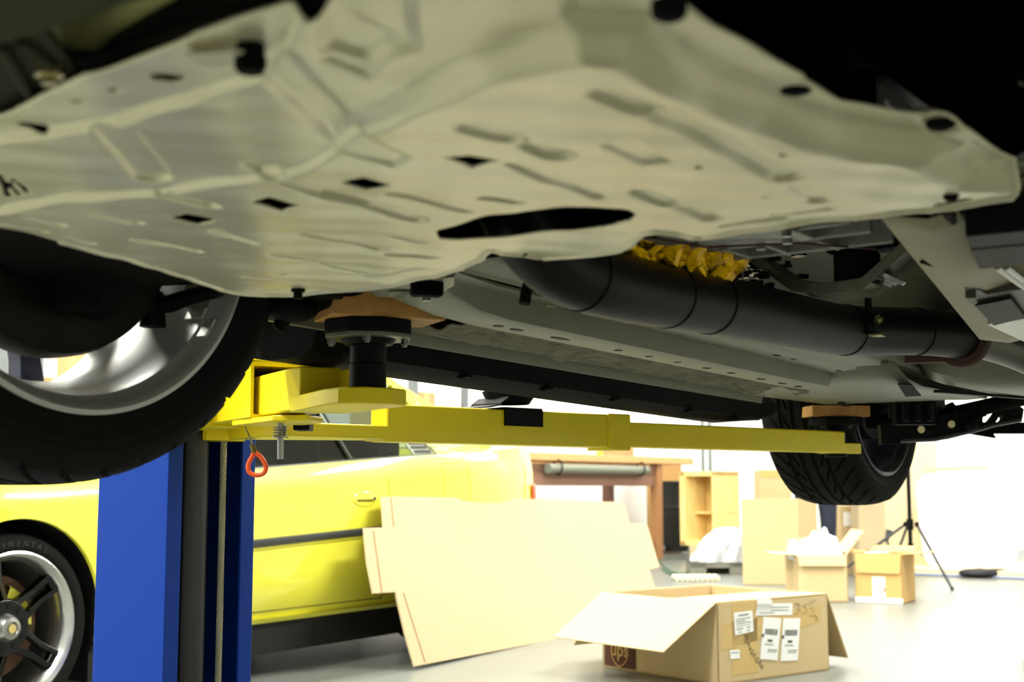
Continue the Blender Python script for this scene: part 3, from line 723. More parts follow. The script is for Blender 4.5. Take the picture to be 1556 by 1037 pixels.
# stick-on balance weights inside the front rim
def on_rim(a, x, r): return V((WF.x-x, WF.y+r*math.cos(a), WF.z+r*math.sin(a)))
for px, py, s in [(322, 497, .030), (317, 510, .030), (303, 481, .055)]:
    # nearest angle whose barrel point projects there
    best = None
    for ai in range(720):
        a = -PI/2+ai/720*PI; 
        for x, r in ((-.108, .2265), (-.085, .218), (-.045, .206)):
            p = on_rim(a, x, r); d = p-CAM; q = (778+F*d.dot(_rt)/d.dot(_fw), 518.5-F*d.dot(_up)/d.dot(_fw))
            e = (q[0]-px)**2+(q[1]-py)**2
            if best is None or e < best[0]: best = (e, a, x, r)
    e, a, x, r = best
    c = on_rim(a, x, r-.002); R_ = rotmat(V((0, -math.sin(a), math.cos(a))), V((0, math.cos(a), math.sin(a))))
    MB().box(c, (.017, s*.6, .004), R_).build('balance_weight', mat('zinc_weight', (190, 190, 180), .4, metal=.6), fw_, bevel=.001)
# ---- front suspension hiding the hub
b = MB(); b.lathe([(0, .050), (.05, .050), (.07, .062), (.150, .066), (.168, .060), (.172, .045), (.172, .02), (.165, .018), (.165, .04), (.06, .04), (.05, .02), (0, .02)], WF, (1, 0, 0), 72)
bd = b.build('brake_dust_shield', mat('dirty_shield_steel', (26, 24, 19), .6, metal=.2, var=.6, vscale=10, rgb2=(40, 36, 29), spec=.2), car, smooth=40)
b = MB()
b.ball(WF+V((.10, .02, -.02)), .085, sc=(.7, 1, 1.3)).tube([WF+V((.06, 0, .05)), WF+V((.12, .01, .12)), WF+V((.14, .02, .3)), WF+V((.16, .02, .5))], [.05, .045, .03, .03], n=20)
b.tube([WF+V((.07, -.06, -.04)), WF+V((.10, -.10, -.02)), WF+V((.12, -.12, .06))], .045, n=16)
b.build('steering_knuckle', DARK, car, smooth=50)
b = MB()     # broad lower control arm
top = [(-1.335, .93, .985), (-1.30, .86, .99), (-1.16, .70, 1.0), (-1.02, .66, 1.02), (-.98, .72, 1.02), (-1.06, .95, 1.01), (-.98, 1.18, 1.02), (-1.02, 1.25, 1.02), (-1.14, 1.14, 1.0), (-1.28, 1.01, .985)]
b.prism([V(p) for p in top], V((0, 0, .045))); b.cyl((-1.305, .955, .955), (-1.305, .955, 1.03), .032, n=24).cyl((-1.0, .66, 1.035), (-1.0, .74, 1.035), .034).cyl((-1.0, 1.17, 1.035), (-1.0, 1.26, 1.035), .036)
b.build('lower_control_arm', DARK, car, bevel=.008)
b = MB(); b.tube([WF+V((.05, 0, 0)), WF+V((.2, 0, .03)), WF+V((.55, 0, .06))], [.03, .022, .022], n=20).tube([WF+V((.13+.012*i, 0, .02+.002*i)) for i in range(9)], [.05, .042, .048, .040, .045, .037, .042, .034, .03], n=24)
b.build('drive_shaft', BLK, car)
b = MB(); b.box((-.98, .95, 1.10), (.10, .7, .10)).tube([(-1.0, .66, 1.08), (-1.12, .75, 1.09), (-1.2, .9, 1.12)], .03, n=12)
b.build('subframe', DARK, car, bevel=.01)
# tie rod with its ball joint
jt = at_d(232, 497, 1.70); b = MB()
b.cyl(jt, jt+V((0, 0, .028)), .017, .015, n=24).ball(jt+V((0, 0, .03)), .019).tube([jt+V((0, 0, .03)), at_d(258, 462, 1.69), at_d(290, 450, 1.68), at_d(330, 440, 1.66), at_d(375, 405, 1.6)], [.013, .012, .011, .011, .011], n=16)
b.build('tie_rod', BLKM, car)
b = MB(); b.tube([at_d(px, py, 1.60) for px, py in [(132, 408), (140, 405), (152, 404), (163, 408)]], [.004, .006, .006, .003], n=10); b.build('copper_sleeve', mat('copper_orange', (150, 84, 44), .5, metal=.4, bump=.8, bscale=300), car)
b = MB(); q_ = at_d(445, 468, 1.80); b.ball(q_, .026, sc=(1.4, 1.4, .8)).tube([q_, q_+V((.03, .03, .02)), q_+V((.07, .06, .04))], .02, n=14).box(q_+V((.0, .01, .035)), (.13, .10, .05), .6).cyl(q_+V((-.02, -.01, -.03)), q_, .010, n=12)
b.build('subframe_mount', DARK, car, bevel=.006)
# mounting bracket just behind the tray
q = [at_z(px, py, 1.0) for px, py in [(560, 442), (620, 426), (690, 422), (690, 434), (668, 447), (640, 450), (575, 452)]]
b = MB(); b.prism(q, V((0, 0, .006))); c = at_z(612, 446, .998); b.lathe([(.011, 0), (.016, -.004), (.019, 0), (.011, .003)], c, (0, 0, 1), 28, closed=True)
mb_ = b.build('tow_bracket', mat('bracket_grey_steel', (128, 128, 108), .45, metal=.4), car)
c = at_z(648, 453, .996); MB().cyl(c, c+V((0, 0, .012)), .0105, n=6).cyl(c-V((0, 0, .004)), c, .006, n=12).build('bracket_bolt', STEEL, mb_)
b = MB(); b.bar(at_z(625, 438, .992), at_z(672, 440, .992), .024, .020); b.build('bracket_bush', BLKP, mb_, bevel=.004)
# ---- rear suspension
b = MB(); D_ = 3.47
def rp(px, py, d=D_): return at_d(px, py, d)
up_ = [(1338, 646), (1420, 634), (1476, 622), (1545, 614), (1556, 622), (1553, 640), (1480, 658), (1440, 668), (1395, 672), (1340, 676)]
lo = rp(1340, 660)
A0 = [rp(px, py) for px, py in up_]
nrm = FH.copy()
def frameplate(outer, holes, thick, mb):
    bm = bmesh.new(); es = []
    for loop in [outer]+holes:
        vs = [bm.verts.new(p) for p in loop]; es += [bm.edges.new((vs[i-1], vs[i])) for i in range(len(vs))]
    r = bmesh.ops.triangle_fill(bm, edges=es, use_beauty=True, use_dissolve=False)
    bm.verts.index_update(); vs = [v.co.copy() for v in bm.verts]; fs = [tuple(v.index for v in f.verts) for f in bm.faces]
    n = len(vs); mb.add(vs+[v+thick for v in vs], fs+[tuple(i+n for i in reversed(f)) for f in fs]); bm.free()
    k = 0
    for loop in [outer]+holes:
        m_ = len(loop); mb.add([loop[i] for i in range(m_)]+[loop[i]+thick for i in range(m_)], [(i, (i+1) % m_, m_+(i+1) % m_, m_+i) for i in range(m_)])
hl = [[rp(*p) for p in l] for l in ([(1482, 637), (1487, 634), (1486, 639), (1482, 640)], [(1494, 632), (1514, 627), (1504, 640), (1498, 644), (1493, 641)], [(1513, 642), (1519, 632), (1523, 631), (1525, 637), (1521, 641)])]
frameplate(A0, hl, FH*.028, b)
arm = b.build('rear_control_arm', BLKM, car)
b = MB(); b.tube([rp(px, py, D_-.006) for px, py in [(1368, 670), (1420, 668), (1475, 656), (1510, 646), (1552, 638)]], .006, n=8); b.build('arm_flange', mat('arm_edge', (70, 70, 74), .3, metal=.5), arm)
b = MB()
for p in ((1400, 653), (1446, 645)): q = rp(*p, D_-.012); b.cyl(q, q+FH*.014, .0095, n=20)
split_build(b, 'arm_bolt', ZINC, arm)
b = MB(); b.cyl((-1.27, 3.55, .98), (-1.27, 3.55, 1.35), .03).ball(WR+V((.11, 0, 0)), .075, sc=(.8, 1, 1.2)).cyl(WR+V((.03, 0, 0)), WR+V((.09, 0, 0)), .14, n=40)
b.box((-1.15, 3.5, .985), (.10, .10, .16)).cyl((-1.19, 3.42, .93), (-1.19, 3.42, 1.2), .02).tube([(-1.3, 3.5, .93), (-1.15, 3.52, .93), (-.9, 3.54, .98), (-.5, 3.55, 1.02)], .02)
b.build('rear_knuckle', DARK, car, bevel=.004)
b = MB()
for px in (1376, 1395, 1413): b.cyl(rp(px, 614, 3.3), rp(px, 640, 3.3), .008)
b.box(rp(1388, 628, 3.34), (.10, .04, .06), YAW).box(rp(1470, 625, 3.5), (.09, .03, .03), YAW).tube([rp(1420, 630, 3.6), rp(1436, 624, 3.6), rp(1450, 618, 3.6)], .014).cyl(rp(1451, 616), rp(1451, 634), .004)
split_build(b, 'rear_damper', BLKM, car)
b = MB(); b.prism([rp(px, py, 3.75) for px, py in [(1478, 660), (1505, 652), (1514, 666), (1480, 660)]][:3], FH*.02); b.box(rp(1535, 651, 4.1), (.25, .03, .035), YAW)
split_build(b, 'rear_valance', BLKP, car)
b = MB(); p = rp(1476, 645, D_-.03); b.ball(p, .018).cyl(p, rp(1494, 648, D_-.03), .008); b.build('arm_bushing', BLK, arm)
# ------------------------------------------------------------------ two-post lift
lift = empty('vehicle_lift', (-2.06, 1.75, 0), 'blue post lift with yellow swing arms holding up the car', 'vehicle lift')
b = MB(); xa, xb, ya, yb, t = -2.170, -1.955, 1.645, 1.865, .008; HT = 3.7
sec = [(xb, ya), (xb, ya+.035), (xb-.006, ya+.035), (xb-.008, ya+t), (xa+t, ya+t), (xa+t, yb-t), (xb-.008, yb-t), (xb-.006, yb-.035), (xb, yb-.035), (xb, yb), (xa+.012, yb), (xa, yb-.012), (xa, ya+.012), (xa+.012, ya)]
b.prism([V((x, y, .015)) for x, y in sec], V((0, 0, HT)))
colm = b.build('column', BLUE, lift, bevel=.002)
b = MB(); b.box((-2.08, 1.755, .008), (.42, .40, .016)); b.build('base_plate', BLUE, colm, bevel=.003)
b = MB()
for x in (-2.25, -1.92):
    for y in (1.59, 1.755, 1.92): b.cyl((x, y, .016), (x, y, .035), .014, n=6)
split_build(b, 'anchor_bolt', STEEL, colm)
b = MB(); b.cyl((-2.0, 1.73, .02), (-2.0, 1.73, 1.9), .040, n=32).cyl((-2.0, 1.73, 1.9), (-2.0, 1.73, 3.2), .022).cyl((-2.12, 1.83, .02), (-2.12, 1.83, 2.8), .012).box((-2.10, 1.79, .9), (.03, .05, 1.7))
b.build('hydraulic_cylinder', mat('black_cylinder', (14, 14, 14), .35), lift, smooth=40)
# wire rope: twisted strands
b = MB(); cx, cy = -1.972, 1.795
for s in range(6):
    b.tube([V((cx+.0042*math.cos(2*PI*s/6+z*95), cy+.0042*math.sin(2*PI*s/6+z*95), z)) for z in np.arange(.03, .87, .006)], .0026, n=6)
b.build('wire_rope', mat('galvanised_rope', (168, 166, 140), .45, metal=.4), lift)
# carriage
b = MB(); b.box((-1.905, 1.64, 1.30), (.03, .31, .80)).box((-1.93, 1.755, 1.30), (.03, .16, .86)).box((-1.87, 1.69, .915), (.06, .26, .11)).box((-1.955, 1.76, .875), (.10, .12, .03)).box((-1.98, 1.78, .856), (.07, .10, .030)).box((-1.83, 1.78, .875), (.06, .16, .02))
car_ = b.build('carriage', YEL, lift, bevel=.004)
# --- front arm
P0 = V((-1.86, 1.712, .915)); P1 = V((-1.625, 1.600, .915)); P2 = V((-1.432, 1.500, .904)); dirf = (P1-P0).normalized(); side = V((dirf.y, -dirf.x, 0))
b = MB(); h = .048; w_ = .050; tt = .007
def rect(p, hw, hh, s=side): return [p-s*hw-V((0, 0, hh)), p+s*hw-V((0, 0, hh)), p+s*hw+V((0, 0, hh)), p-s*hw+V((0, 0, hh))]
o1, o2, i1, i2 = rect(P0, w_, h), rect(P1, w_, h), rect(P0, w_-tt, h-tt), rect(P1, w_-tt, h-tt)
b.add(o1+o2+i1+i2, [(0,1,5,4),(1,2,6,5),(2,3,7,6),(3,0,4,7),(8,12,13,9),(9,13,14,10),(10,14,15,11),(11,15,12,8),(4,5,13,12),(5,6,14,13),(6,7,15,14),(7,4,12,15),(0,8,9,1),(1,9,10,2),(2,10,11,3),(3,11,8,0)])
b.prism([P1-dirf*.10+side*.05-V((0,0,.048)), P1+dirf*.10+side*.045-V((0,0,.048)), P1+dirf*.14-V((0,0,.048)), P1+dirf*.08-side*.05-V((0,0,.048)), P1-dirf*.10-side*.05-V((0,0,.048))], V((0, 0, -.010)))
b.prism([P1-dirf*.14-side*.05+V((0,0,.048)), P1-dirf*.14+side*.05+V((0,0,.048)), P1+dirf*.0+side*.05+V((0,0,.048)), P1+dirf*.0-side*.05+V((0,0,.048))], V((0, 0, .005)))
fa = b.build('swing_arm', YEL, lift, bevel=.003); tag(fa, 'short front arm with a tall pad adapter')
b = MB(); d2 = (P2-P1); d2.z = 0; d2.normalize(); s2 = V((d2.y, -d2.x, 0))
a = P1-d2*.12; a.z = .906
b.hexa(rect(a, .034, .034, s2), rect(V((P2.x, P2.y, .904)), .034, .034, s2))
b.build('arm_extension', YEL, fa, bevel=.004)
PADC = V((-1.25, 1.405, 0)); dp = (PADC-V((P2.x, P2.y, 0))).normalized(); sp = V((dp.y, -dp.x, 0))
b = MB(); e0 = V((P2.x, P2.y, 0))-dp*.012
pl = [e0+sp*.045, PADC-dp*.03+sp*.055, PADC+dp*.012+sp*.048, PADC+dp*.036+sp*.022, PADC+dp*.036-sp*.022, PADC+dp*.012-sp*.055, PADC-dp*.03-sp*.055, e0-sp*.045]
b.prism([V((p.x, p.y, .866)) for p in pl], V((0, 0, .024)))
b.prism([V((p.x, p.y, .890)) for p in [e0-sp*.04, e0+dp*.15-sp*.046, e0+dp*.15-sp*.036, e0-sp*.03]], V((0, 0, .044)))
b.build('pad_plate', YEL, fa, bevel=.003)
b = MB(); b.cyl(PADC+V((0,0,.891)), PADC+V((0,0,.925)), .0265, n=40).cyl(PADC+V((0,0,.925)), PADC+V((0,0,.952)), .0255, n=40).cyl(PADC+V((0,0,.952)), PADC+V((0,0,.960)), .034, .040, n=40)
b.build('height_adapter', BLKM, fa, bevel=.0015)
b = MB(); b.prism([PADC+V((.064*math.cos(a), .064*math.sin(a), .960)) for a in np.linspace(.3, .3+2*PI, 8, endpoint=False)], V((0, 0, .006)))
pp = b.build('pad_carrier', mat('worn_pad_steel', (120, 120, 100), .4, metal=.6), fa, bevel=.001)
b = MB()
for a in np.linspace(.3+PI/8, .3+PI/8+2*PI, 4, endpoint=False): q = PADC+V((.052*math.cos(a), .052*math.sin(a), .960)); b.cyl(q, q-V((0,0,.007)), .006, n=6).cyl(q-V((0,0,.007)), q-V((0,0,.010)), .0035, n=10)
split_build(b, 'pad_bolt', STEEL, pp)
b = MB(); b.prism([PADC+V((.066*math.cos(a), .066*math.sin(a), .966)) for a in np.linspace(.3, .3+2*PI, 8, endpoint=False)], V((0, 0, .0195)))
b.build('rubber_pad', BLK, pp, bevel=.003)
# lock pin with spring, release cable with orange loop, restraint block
p = at_d(426, 648, 2.20); q = at_d(426, 698, 2.20); b = MB(); b.cyl(p+V((0,0,.02)), q, .0052, n=16)
pin = b.build('lock_pin', STEEL, fa)
b = MB(); z0_, z1_ = p.z, at_d(426, 664, 2.20).z
b.tube([V((p.x+.010*math.cos(t), p.y+.010*math.sin(t), z0_+(z1_-z0_)*t/(2*PI*4))) for t in np.linspace(0, 2*PI*4, 80)], .0016, n=6); b.cyl((p.x, p.y, z1_), (p.x, p.y, z1_-.002), .014, n=24)
b.build('pin_spring', STEEL, pin)
q = [at_d(px, py, 2.27) for px, py in [(445, 641), (470, 641), (470, 654), (445, 654)]]
MB().prism(q, FH*.05).build('restraint_block', BLKM, fa, bevel=.002)
b = MB(); L = [at_d(px, py, 2.30) for px, py in [(368, 636), (372, 648), (380, 666), (386, 683)]]; b.tube(L, .0016, n=8)
rc = b.build('release_cable', mat('cable_brass', (150, 140, 90), .4, metal=.6), fa)
b = MB(); b.cyl(at_d(383, 676, 2.30), at_d(387, 689, 2.30), .005, n=12); b.build('cable_ferrule', mat('brass_ferrule', (120, 104, 50), .4, metal=.7), rc)
b = MB(); lp = [(386, 687), (393, 692), (400, 700), (404, 710), (402, 718), (395, 722), (386, 722), (379, 718), (377, 710), (379, 702), (383, 695), (386, 688)]
b.tube(spl([at_d(px, py, 2.30) for px, py in lp], 5), .0042, n=10); b.build('orange_loop', mat('orange_sleeve', (240, 92, 34), .45), rc)
# --- rear arm
R0 = V((-1.80, 1.60, 0)); RA = at_z(576, 671, .8375); RB = at_z(982, 680, .8375); RC = at_z(1287, 690, .8375); RD = at_z(1340, 690, .8375)
dr = (RC-RA); dr.z = 0; dr.normalize(); RA = RA+dr*.022; sr = V((dr.y, -dr.x, 0))
RBp = RA+dr*(RB-RA).dot(dr); RCp = RA+dr*(RC-RA).dot(dr); RDp = RA+dr*(RD-RA).dot(dr)
b = MB(); hw = .032
b.hexa(rect(RA+V((0,0,.036))-sr*hw, hw, .036, sr), rect(RBp+V((0,0,.036))-sr*hw, hw, .036, sr))
b.hexa(rect(RBp-dr*.055+V((0,0,.034))-sr*hw, hw+.005, .040, sr), rect(RBp+dr*.012+V((0,0,.034))-sr*hw, hw+.005, .040, sr))
ra = b.build('swing_arm', YEL, lift, bevel=.004, segs=3); tag(ra, 'long telescoping rear arm')
b = MB(); b.prism([V((p.x, p.y, .842)) for p in [RA+dr*.02+sr*.0, RA+dr*.02-sr*.08, V((-1.86, 1.74, 0))-sr*.06, V((-1.86, 1.72, 0))+sr*.07, V((-1.76, 1.70, 0))+sr*.06]], V((0, 0, .026)))
b.box(RA+V((0,0,.012))-sr*.04, (.02, .07, .02), rotmat(dr))
b.build('pivot_plate', YEL, ra, bevel=.004)
b = MB(); b.tube([RA+V((.0, .0, z))-sr*.004 for z in (.0, .02, .045, .07)], [.004, .006, .004, .005], n=8); b.build('weld_bead', YEL, ra)
b = MB(); hw2 = .026
b.hexa(rect(RBp-dr*.2+V((0,0,.030))-sr*.030, hw2, .0275, sr), rect(RCp+V((0,0,.030))-sr*.030, hw2, .0275, sr))
ext = b.build('arm_extension', YEL, ra, bevel=.004, segs=3)
PADR = at_z(1322, 680, .85); PADR = RDp-dr*.055-sr*.045
b = MB(); b.prism([V((p.x, p.y, .839)) for p in [RCp-dr*.03-sr*.005, RDp-sr*.006, RDp+dr*.03-sr*.03, RDp+dr*.03-sr*.065, RDp-sr*.085, RCp-dr*.03-sr*.075]], V((0, 0, .027)))
b.build('pad_plate', YEL, ra, bevel=.003)
PADR.z = 0
b = MB(); b.cyl(PADR+V((0,0,.866)), PADR+V((0,0,.906)), .0265, n=40).cyl(PADR+V((0,0,.83)), PADR+V((0,0,.839)), .03, n=32).cyl(PADR+V((0,0,.904)), PADR+V((0,0,.912)), .04, .046)
b.build('height_adapter', BLKM, ra, bevel=.0015)
b = MB(); b.prism([PADR+V((.072*math.cos(a), .072*math.sin(a), .912)) for a in np.linspace(.1, .1+2*PI, 8, endpoint=False)], V((0, 0, .0215)))
b.build('rubber_pad', BLK, ra, bevel=.003)
# spare screw pad strapped on the rear arm
PM = at_z(770, 617, .909); sM = (PM-RA).dot(dr)+.125; c = RA+dr*sM-sr*.045; c.z = .909
b = MB()
near = RA+dr*sM+sr*.003; near.z = 0
b.box(V((near.x, near.y, .893)), (.103, .004, .034), rotmat(dr)); b.box(V((c.x, c.y, .912)), (.103, .095, .005), rotmat(dr))
hold = b.build('pad_holder', BLKM, ra, bevel=.001)
b = MB(); b.lathe([(.042, 0), (.053, .016), (.057, .026), (.050, .027), (.036, .010), (0, .010), (0, 0)], c+V((0,0,.0145)), (0, 0, 1), 48)
b.build('spare_pad', BLK, hold)
b = MB(); u = c-dr*.062; u.z = .917
b.prism([u-sr*.05, u+sr*.05, u+sr*.05-dr*.03+V((0,0,-.006)), u-sr*.05-dr*.03+V((0,0,-.006))], V((0,0,.003))); b.prism([u-sr*.05+V((0,0,.003)), u+sr*.05+V((0,0,.003)), u+sr*.05+dr*.02+V((0,0,.016)), u-sr*.05+dr*.02+V((0,0,.016))], V((0,0,.003)))
b.build('pad_strap', mat('grey_strap', (34, 34, 30), .7), hold)
# wood blocks resting on the two pads
b = MB(); R_ = rotmat(V((math.cos(1.04), math.sin(1.04), 0)))
b.box(PADC+_rt*.016+V((0,0,1.0095)), (.165, .10, .046), R_)
o = b.build('wood_block', WOOD, None, bevel=.002); tag(o, 'pine block between the front lifting pad and the car floor', 'wood block')
b = MB(); b.box(PADR+V((0,0,.9485)), (.155, .10, .028), rotmat(V((math.cos(YAW+.1), math.sin(YAW+.1), 0))))
o = b.build('wood_block', WOOD, None, bevel=.002); tag(o, 'pine block on the rear lifting pad beside the rear tyre', 'wood block')
# ------------------------------------------------------------------ the yellow coupe parked behind the lift
coupe = empty('yellow_coupe', (-3.766, 2.573, 0), 'bright yellow coupe parked behind the blue lift post', 'car', rotz=math.atan2(.997, -.076))
YP = mat('coupe_yellow_paint', (240, 234, 74), .3, coat=1.0)
WID = 1.76; WZ = .303; WB = 2.56; ARC = .335
def belt(t): return .735+.085*min(1, max(0, (t+.8)/1.9))+.066*max(0, t-1.1)
def zlow(t):
    z = .225+.02*max(0, -t)
    for c in (0, WB):
        if abs(t-c) < ARC: z = max(z, WZ+.012+math.sqrt(ARC*ARC-(t-c)**2))
    return z
def flank(z, zb):
    # inset from the widest line, by height
    if z < .36: return .055*((.36-z)/.14)**1.5 if z < .36 else 0
    if z < .60: return .0
    u = (z-.60)/(zb-.60+1e-6); return .018*u+.05*max(0, u-.55)**1.5*2.2
def plan(t):
    a = 0
    if t < .1: a += .42*((.1-t)/.95)**2.4
    if t > 2.9: a += .20*((t-2.9)/.75)**2.2
    if abs(t) < .6: a -= .018*math.cos(t/.6*PI/2)**2
    if abs(t-WB) < .6: a -= .022*math.cos((t-WB)/.6*PI/2)**2
    return a
TS = sorted(set([round(-.86+.045*i, 4) for i in range(100)]+[c+ARC*math.cos(a) for c in (0, WB) for a in np.linspace(.02, PI-.02, 26)]))
TS = [t for t in TS if t <= 3.56]
def coupe_rows(side):
    rows = []
    for t in TS:
        z0 = zlow(t); zb = belt(t); r = []
        if t > 3.25: zb = belt(3.25)+.02
        for s in (0, .015, .08, .18, .3, .42, .55, .68, .8, .88, .94, .98, 1):
            z = z0+(zb-z0)*s; y = plan(t)+flank(z, zb)+(.012 if s == 0 else 0)
            r.append((t, y, z))
        rows.append(r)
    return rows
def yv(side, p): return V((p[0], p[1] if side == 0 else WID-p[1], p[2]))
b = MB()
for side in (0, 1): b.grid([[yv(side, p) for p in r] for r in coupe_rows(side)])
# bonnet, cabin deck and tail deck between the flanks
rows = []
for r in coupe_rows(0):
    t, y, z = r[-1]; cr = .05 if t < .6 else (.0 if t < 2.6 else .03)
    rows.append([V((t, y+(WID-2*y)*u, z+cr*(1-(2*u-1)**4))) for u in np.linspace(0, 1, 13)])
b.grid(rows)
for k, r in ((0, coupe_rows(0)[0]), (1, coupe_rows(0)[-1])):
    L = [yv(0, p) for p in r]+[yv(1, p) for p in reversed(r)]; b.add(L, [tuple(range(len(L)))])
body = b.build('body', YP, coupe, smooth=40, local=True)
b = MB()
for side in (0, 1):
    for c in (0, WB):
        rr = [[yv(side, (c+(ARC+.008)*math.cos(a), d, WZ+.012+(ARC+.008)*math.sin(a))) for a in np.linspace(-.35, PI+.35, 28)] for d in (.02, .30)]
        b.grid(rr); b.prism([yv(side, (c+(ARC+.008)*math.cos(a), .31, WZ+.012+(ARC+.008)*math.sin(a))) for a in np.linspace(-.35, PI+.35, 28)], V((0, .004 if side == 0 else -.004, 0)))
b.box((1.28, WID/2, .165), (1.86, WID-.12, .15)).box((3.1, WID/2, .30), (.8, 1.3, .08)).box((-.5, WID/2, .22), (.5, 1.3, .03))  # floor box lowered as a black mass to imitate shade under the sill
b.build('underbody', mat('underbody_and_shade_black', (18, 18, 17), .7), coupe, local=True)
# yellow sill lip, black rub strip
b = MB(); rows = []
for t in np.linspace(.36, WB-.36, 40): rows.append([V((t, plan(t)+.030, .232)), V((t, plan(t)+.045, .214)), V((t, plan(t)+.10, .212)), V((t, plan(t)+.10, .232))])
b.grid(rows, True).build('sill_lip', YP, body, local=True)
b = MB(); rows = []
for t in np.linspace(.38, WB-.36, 50):
    z = .545+.040*(t-1.1)-.012; y = plan(t); rows.append([V((t, y+.004, z-.02)), V((t, y-.010, z-.014)), V((t, y-.013, z)), V((t, y-.010, z+.012)), V((t, y+.004, z+.017))])
b.grid(rows, True).build('rub_strip', mat('grey_black_strip', (52, 54, 52), .45), body, local=True)
b = MB(); rows = []
for t in np.linspace(.38, WB-.36, 50):
    z = .545+.040*(t-1.1)-.012; y = plan(t); rows.append([V((t, y+.004, z-.030)), V((t, y-.006, z-.026)), V((t, y+.004, z-.020))])
b.grid(rows, True).build('strip_edge', YP, body, local=True)
# door and panel gaps
b = MB()
def gap(pts, w=.002):
    P = [V((t, plan(t)+flank(z, belt(t))-.0006, z)) for t, z in pts]; b.tube(P, w, n=6)
gap([(.62, z) for z in np.linspace(.25, .80, 14)]); gap([(1.98+.04*(z-.25), z) for z in np.linspace(.25, .80, 14)]); gap([(t, .262) for t in np.linspace(.62, 1.98, 20)])
split_build(b, 'door_gap', mat('gap_shadow', (90, 84, 14), .8), body, local=True)
b = MB(); gap([(2.42, z) for z in np.linspace(.70, .86, 6)]+[(2.44, .868)]+[(t, .87) for t in np.linspace(2.46, 2.62, 4)]+[(2.64, z) for z in np.linspace(.86, .70, 6)]+[(t, .69) for t in np.linspace(2.62, 2.44, 4)], .002)
split_build(b, 'fuel_flap_gap', mat('flap_gap', (216, 200, 60), .6), body, local=True)
# door handle
b = MB(); hz = .70; ht = 1.815; y0 = plan(ht)+flank(hz, belt(ht))
b.lathe([(.0, -.004), (.9, -.004), (1, 0), (.98, .004), (0, .004)], (0, 0, 0), (0, 1, 0), 40)
b.v = [V((ht+p.x*.085, y0-.002+p.y, hz+p.z*.034)) for p in b.v]
hd = b.build('door_handle', YP, body, local=True, bevel=.001)
MB().box((ht+.0, y0-.006, hz-.004), (.115, .008, .011)).build('handle_recess', mat('recess_olive', (110, 100, 10), .6), hd, local=True, bevel=.003)
MB().cyl((ht+.068, y0-.008, hz+.004), (ht+.068, y0, hz+.004), .008, n=16).build('key_lock', INK, hd, local=True)
# ---- greenhouse
def ginset(z): return .10+(z-.83)*.50
def gp(t, z, side=0): return yv(side, (t, ginset(z), z))
def glass(name, tr):
    GL = bpy.data.materials.new(name); GL.use_nodes = True
    nt = GL.node_tree; nt.nodes.clear(); out = nt.nodes.new('ShaderNodeOutputMaterial'); mxs = nt.nodes.new('ShaderNodeMixShader'); trn = nt.nodes.new('ShaderNodeBsdfTransparent'); gls = nt.nodes.new('ShaderNodeBsdfGlossy'); fr = nt.nodes.new('ShaderNodeLayerWeight'); pw_ = nt.nodes.new('ShaderNodeMath'); ml = nt.nodes.new('ShaderNodeMath')
    trn.inputs['Color'].default_value = (tr, tr*1.12, tr*1.12, 1); gls.inputs['Roughness'].default_value = .02; fr.inputs['Blend'].default_value = .5; pw_.operation = 'POWER'; pw_.inputs[1].default_value = 4; ml.operation = 'MULTIPLY_ADD'; ml.inputs[1].default_value = .30; ml.inputs[2].default_value = .045
    nt.links.new(fr.outputs['Facing'], pw_.inputs[0]); nt.links.new(pw_.outputs[0], ml.inputs[0])
    nt.links.new(ml.outputs[0], mxs.inputs['Fac']); nt.links.new(trn.outputs['BSDF'], mxs.inputs[1]); nt.links.new(gls.outputs['BSDF'], mxs.inputs[2]); nt.links.new(mxs.outputs['Shader'], out.inputs['Surface'])
    return GL
GL = glass('screen_glass', .4); GLF = glass('side_glass_dark_reflection', .24); GLQ = glass('quarter_glass', .42)  # front pane darkened in colour to stand for its dark reflection
RZ = 1.285
roofl = [(1.50, RZ+.002), (1.7, RZ+.012), (2.0, RZ+.018), (2.25, RZ+.012), (2.44, RZ-.004), (2.60, 1.215), (2.80, 1.12), (3.0, 1.035), (3.14, belt(3.14)+.005)]
b = MB(); rows = []
for t, z in roofl[:5]:
    rows.append([V((t, ginset(z)+(WID-2*ginset(z))*u, z+.035*(1-(2*u-1)**2))) for u in np.linspace(0, 1, 11)])
b.grid(rows).build('roof', YP, coupe, local=True, solid=.03, smooth=60)
b = MB()
for side in (0, 1):
    # pillars: screen pillar, rear pillar band; roof rail
    ins = .035 if side == 0 else -.035
    def band(q, thick=ins): b.prism([gp(t, z, side) for t, z in q], V((0, thick, 0)))
    band([(.60, belt(.6)), (.70, belt(.7)), (1.545, RZ-.02), (1.50, RZ+.01), (1.46, RZ)])
    for i in range(4, 8):
        (t0, z0), (t1, z1) = roofl[i], roofl[i+1]; band([(t0, z0+.012), (t1, z1+.012), (t1-.03, z1-.075), (t0-.01, z0-.065)])
    band([(1.50, RZ+.006), (2.46, RZ+.006), (2.46, RZ-.03), (1.54, RZ-.03)])
    band([(2.62, belt(2.6)), (3.13, belt(3.13)), (3.1, belt(3.1)+.03), (2.97, .99), (2.74, .955)])
split_build(b, 'roof_pillar', YP, coupe, local=True, bevel=.004)
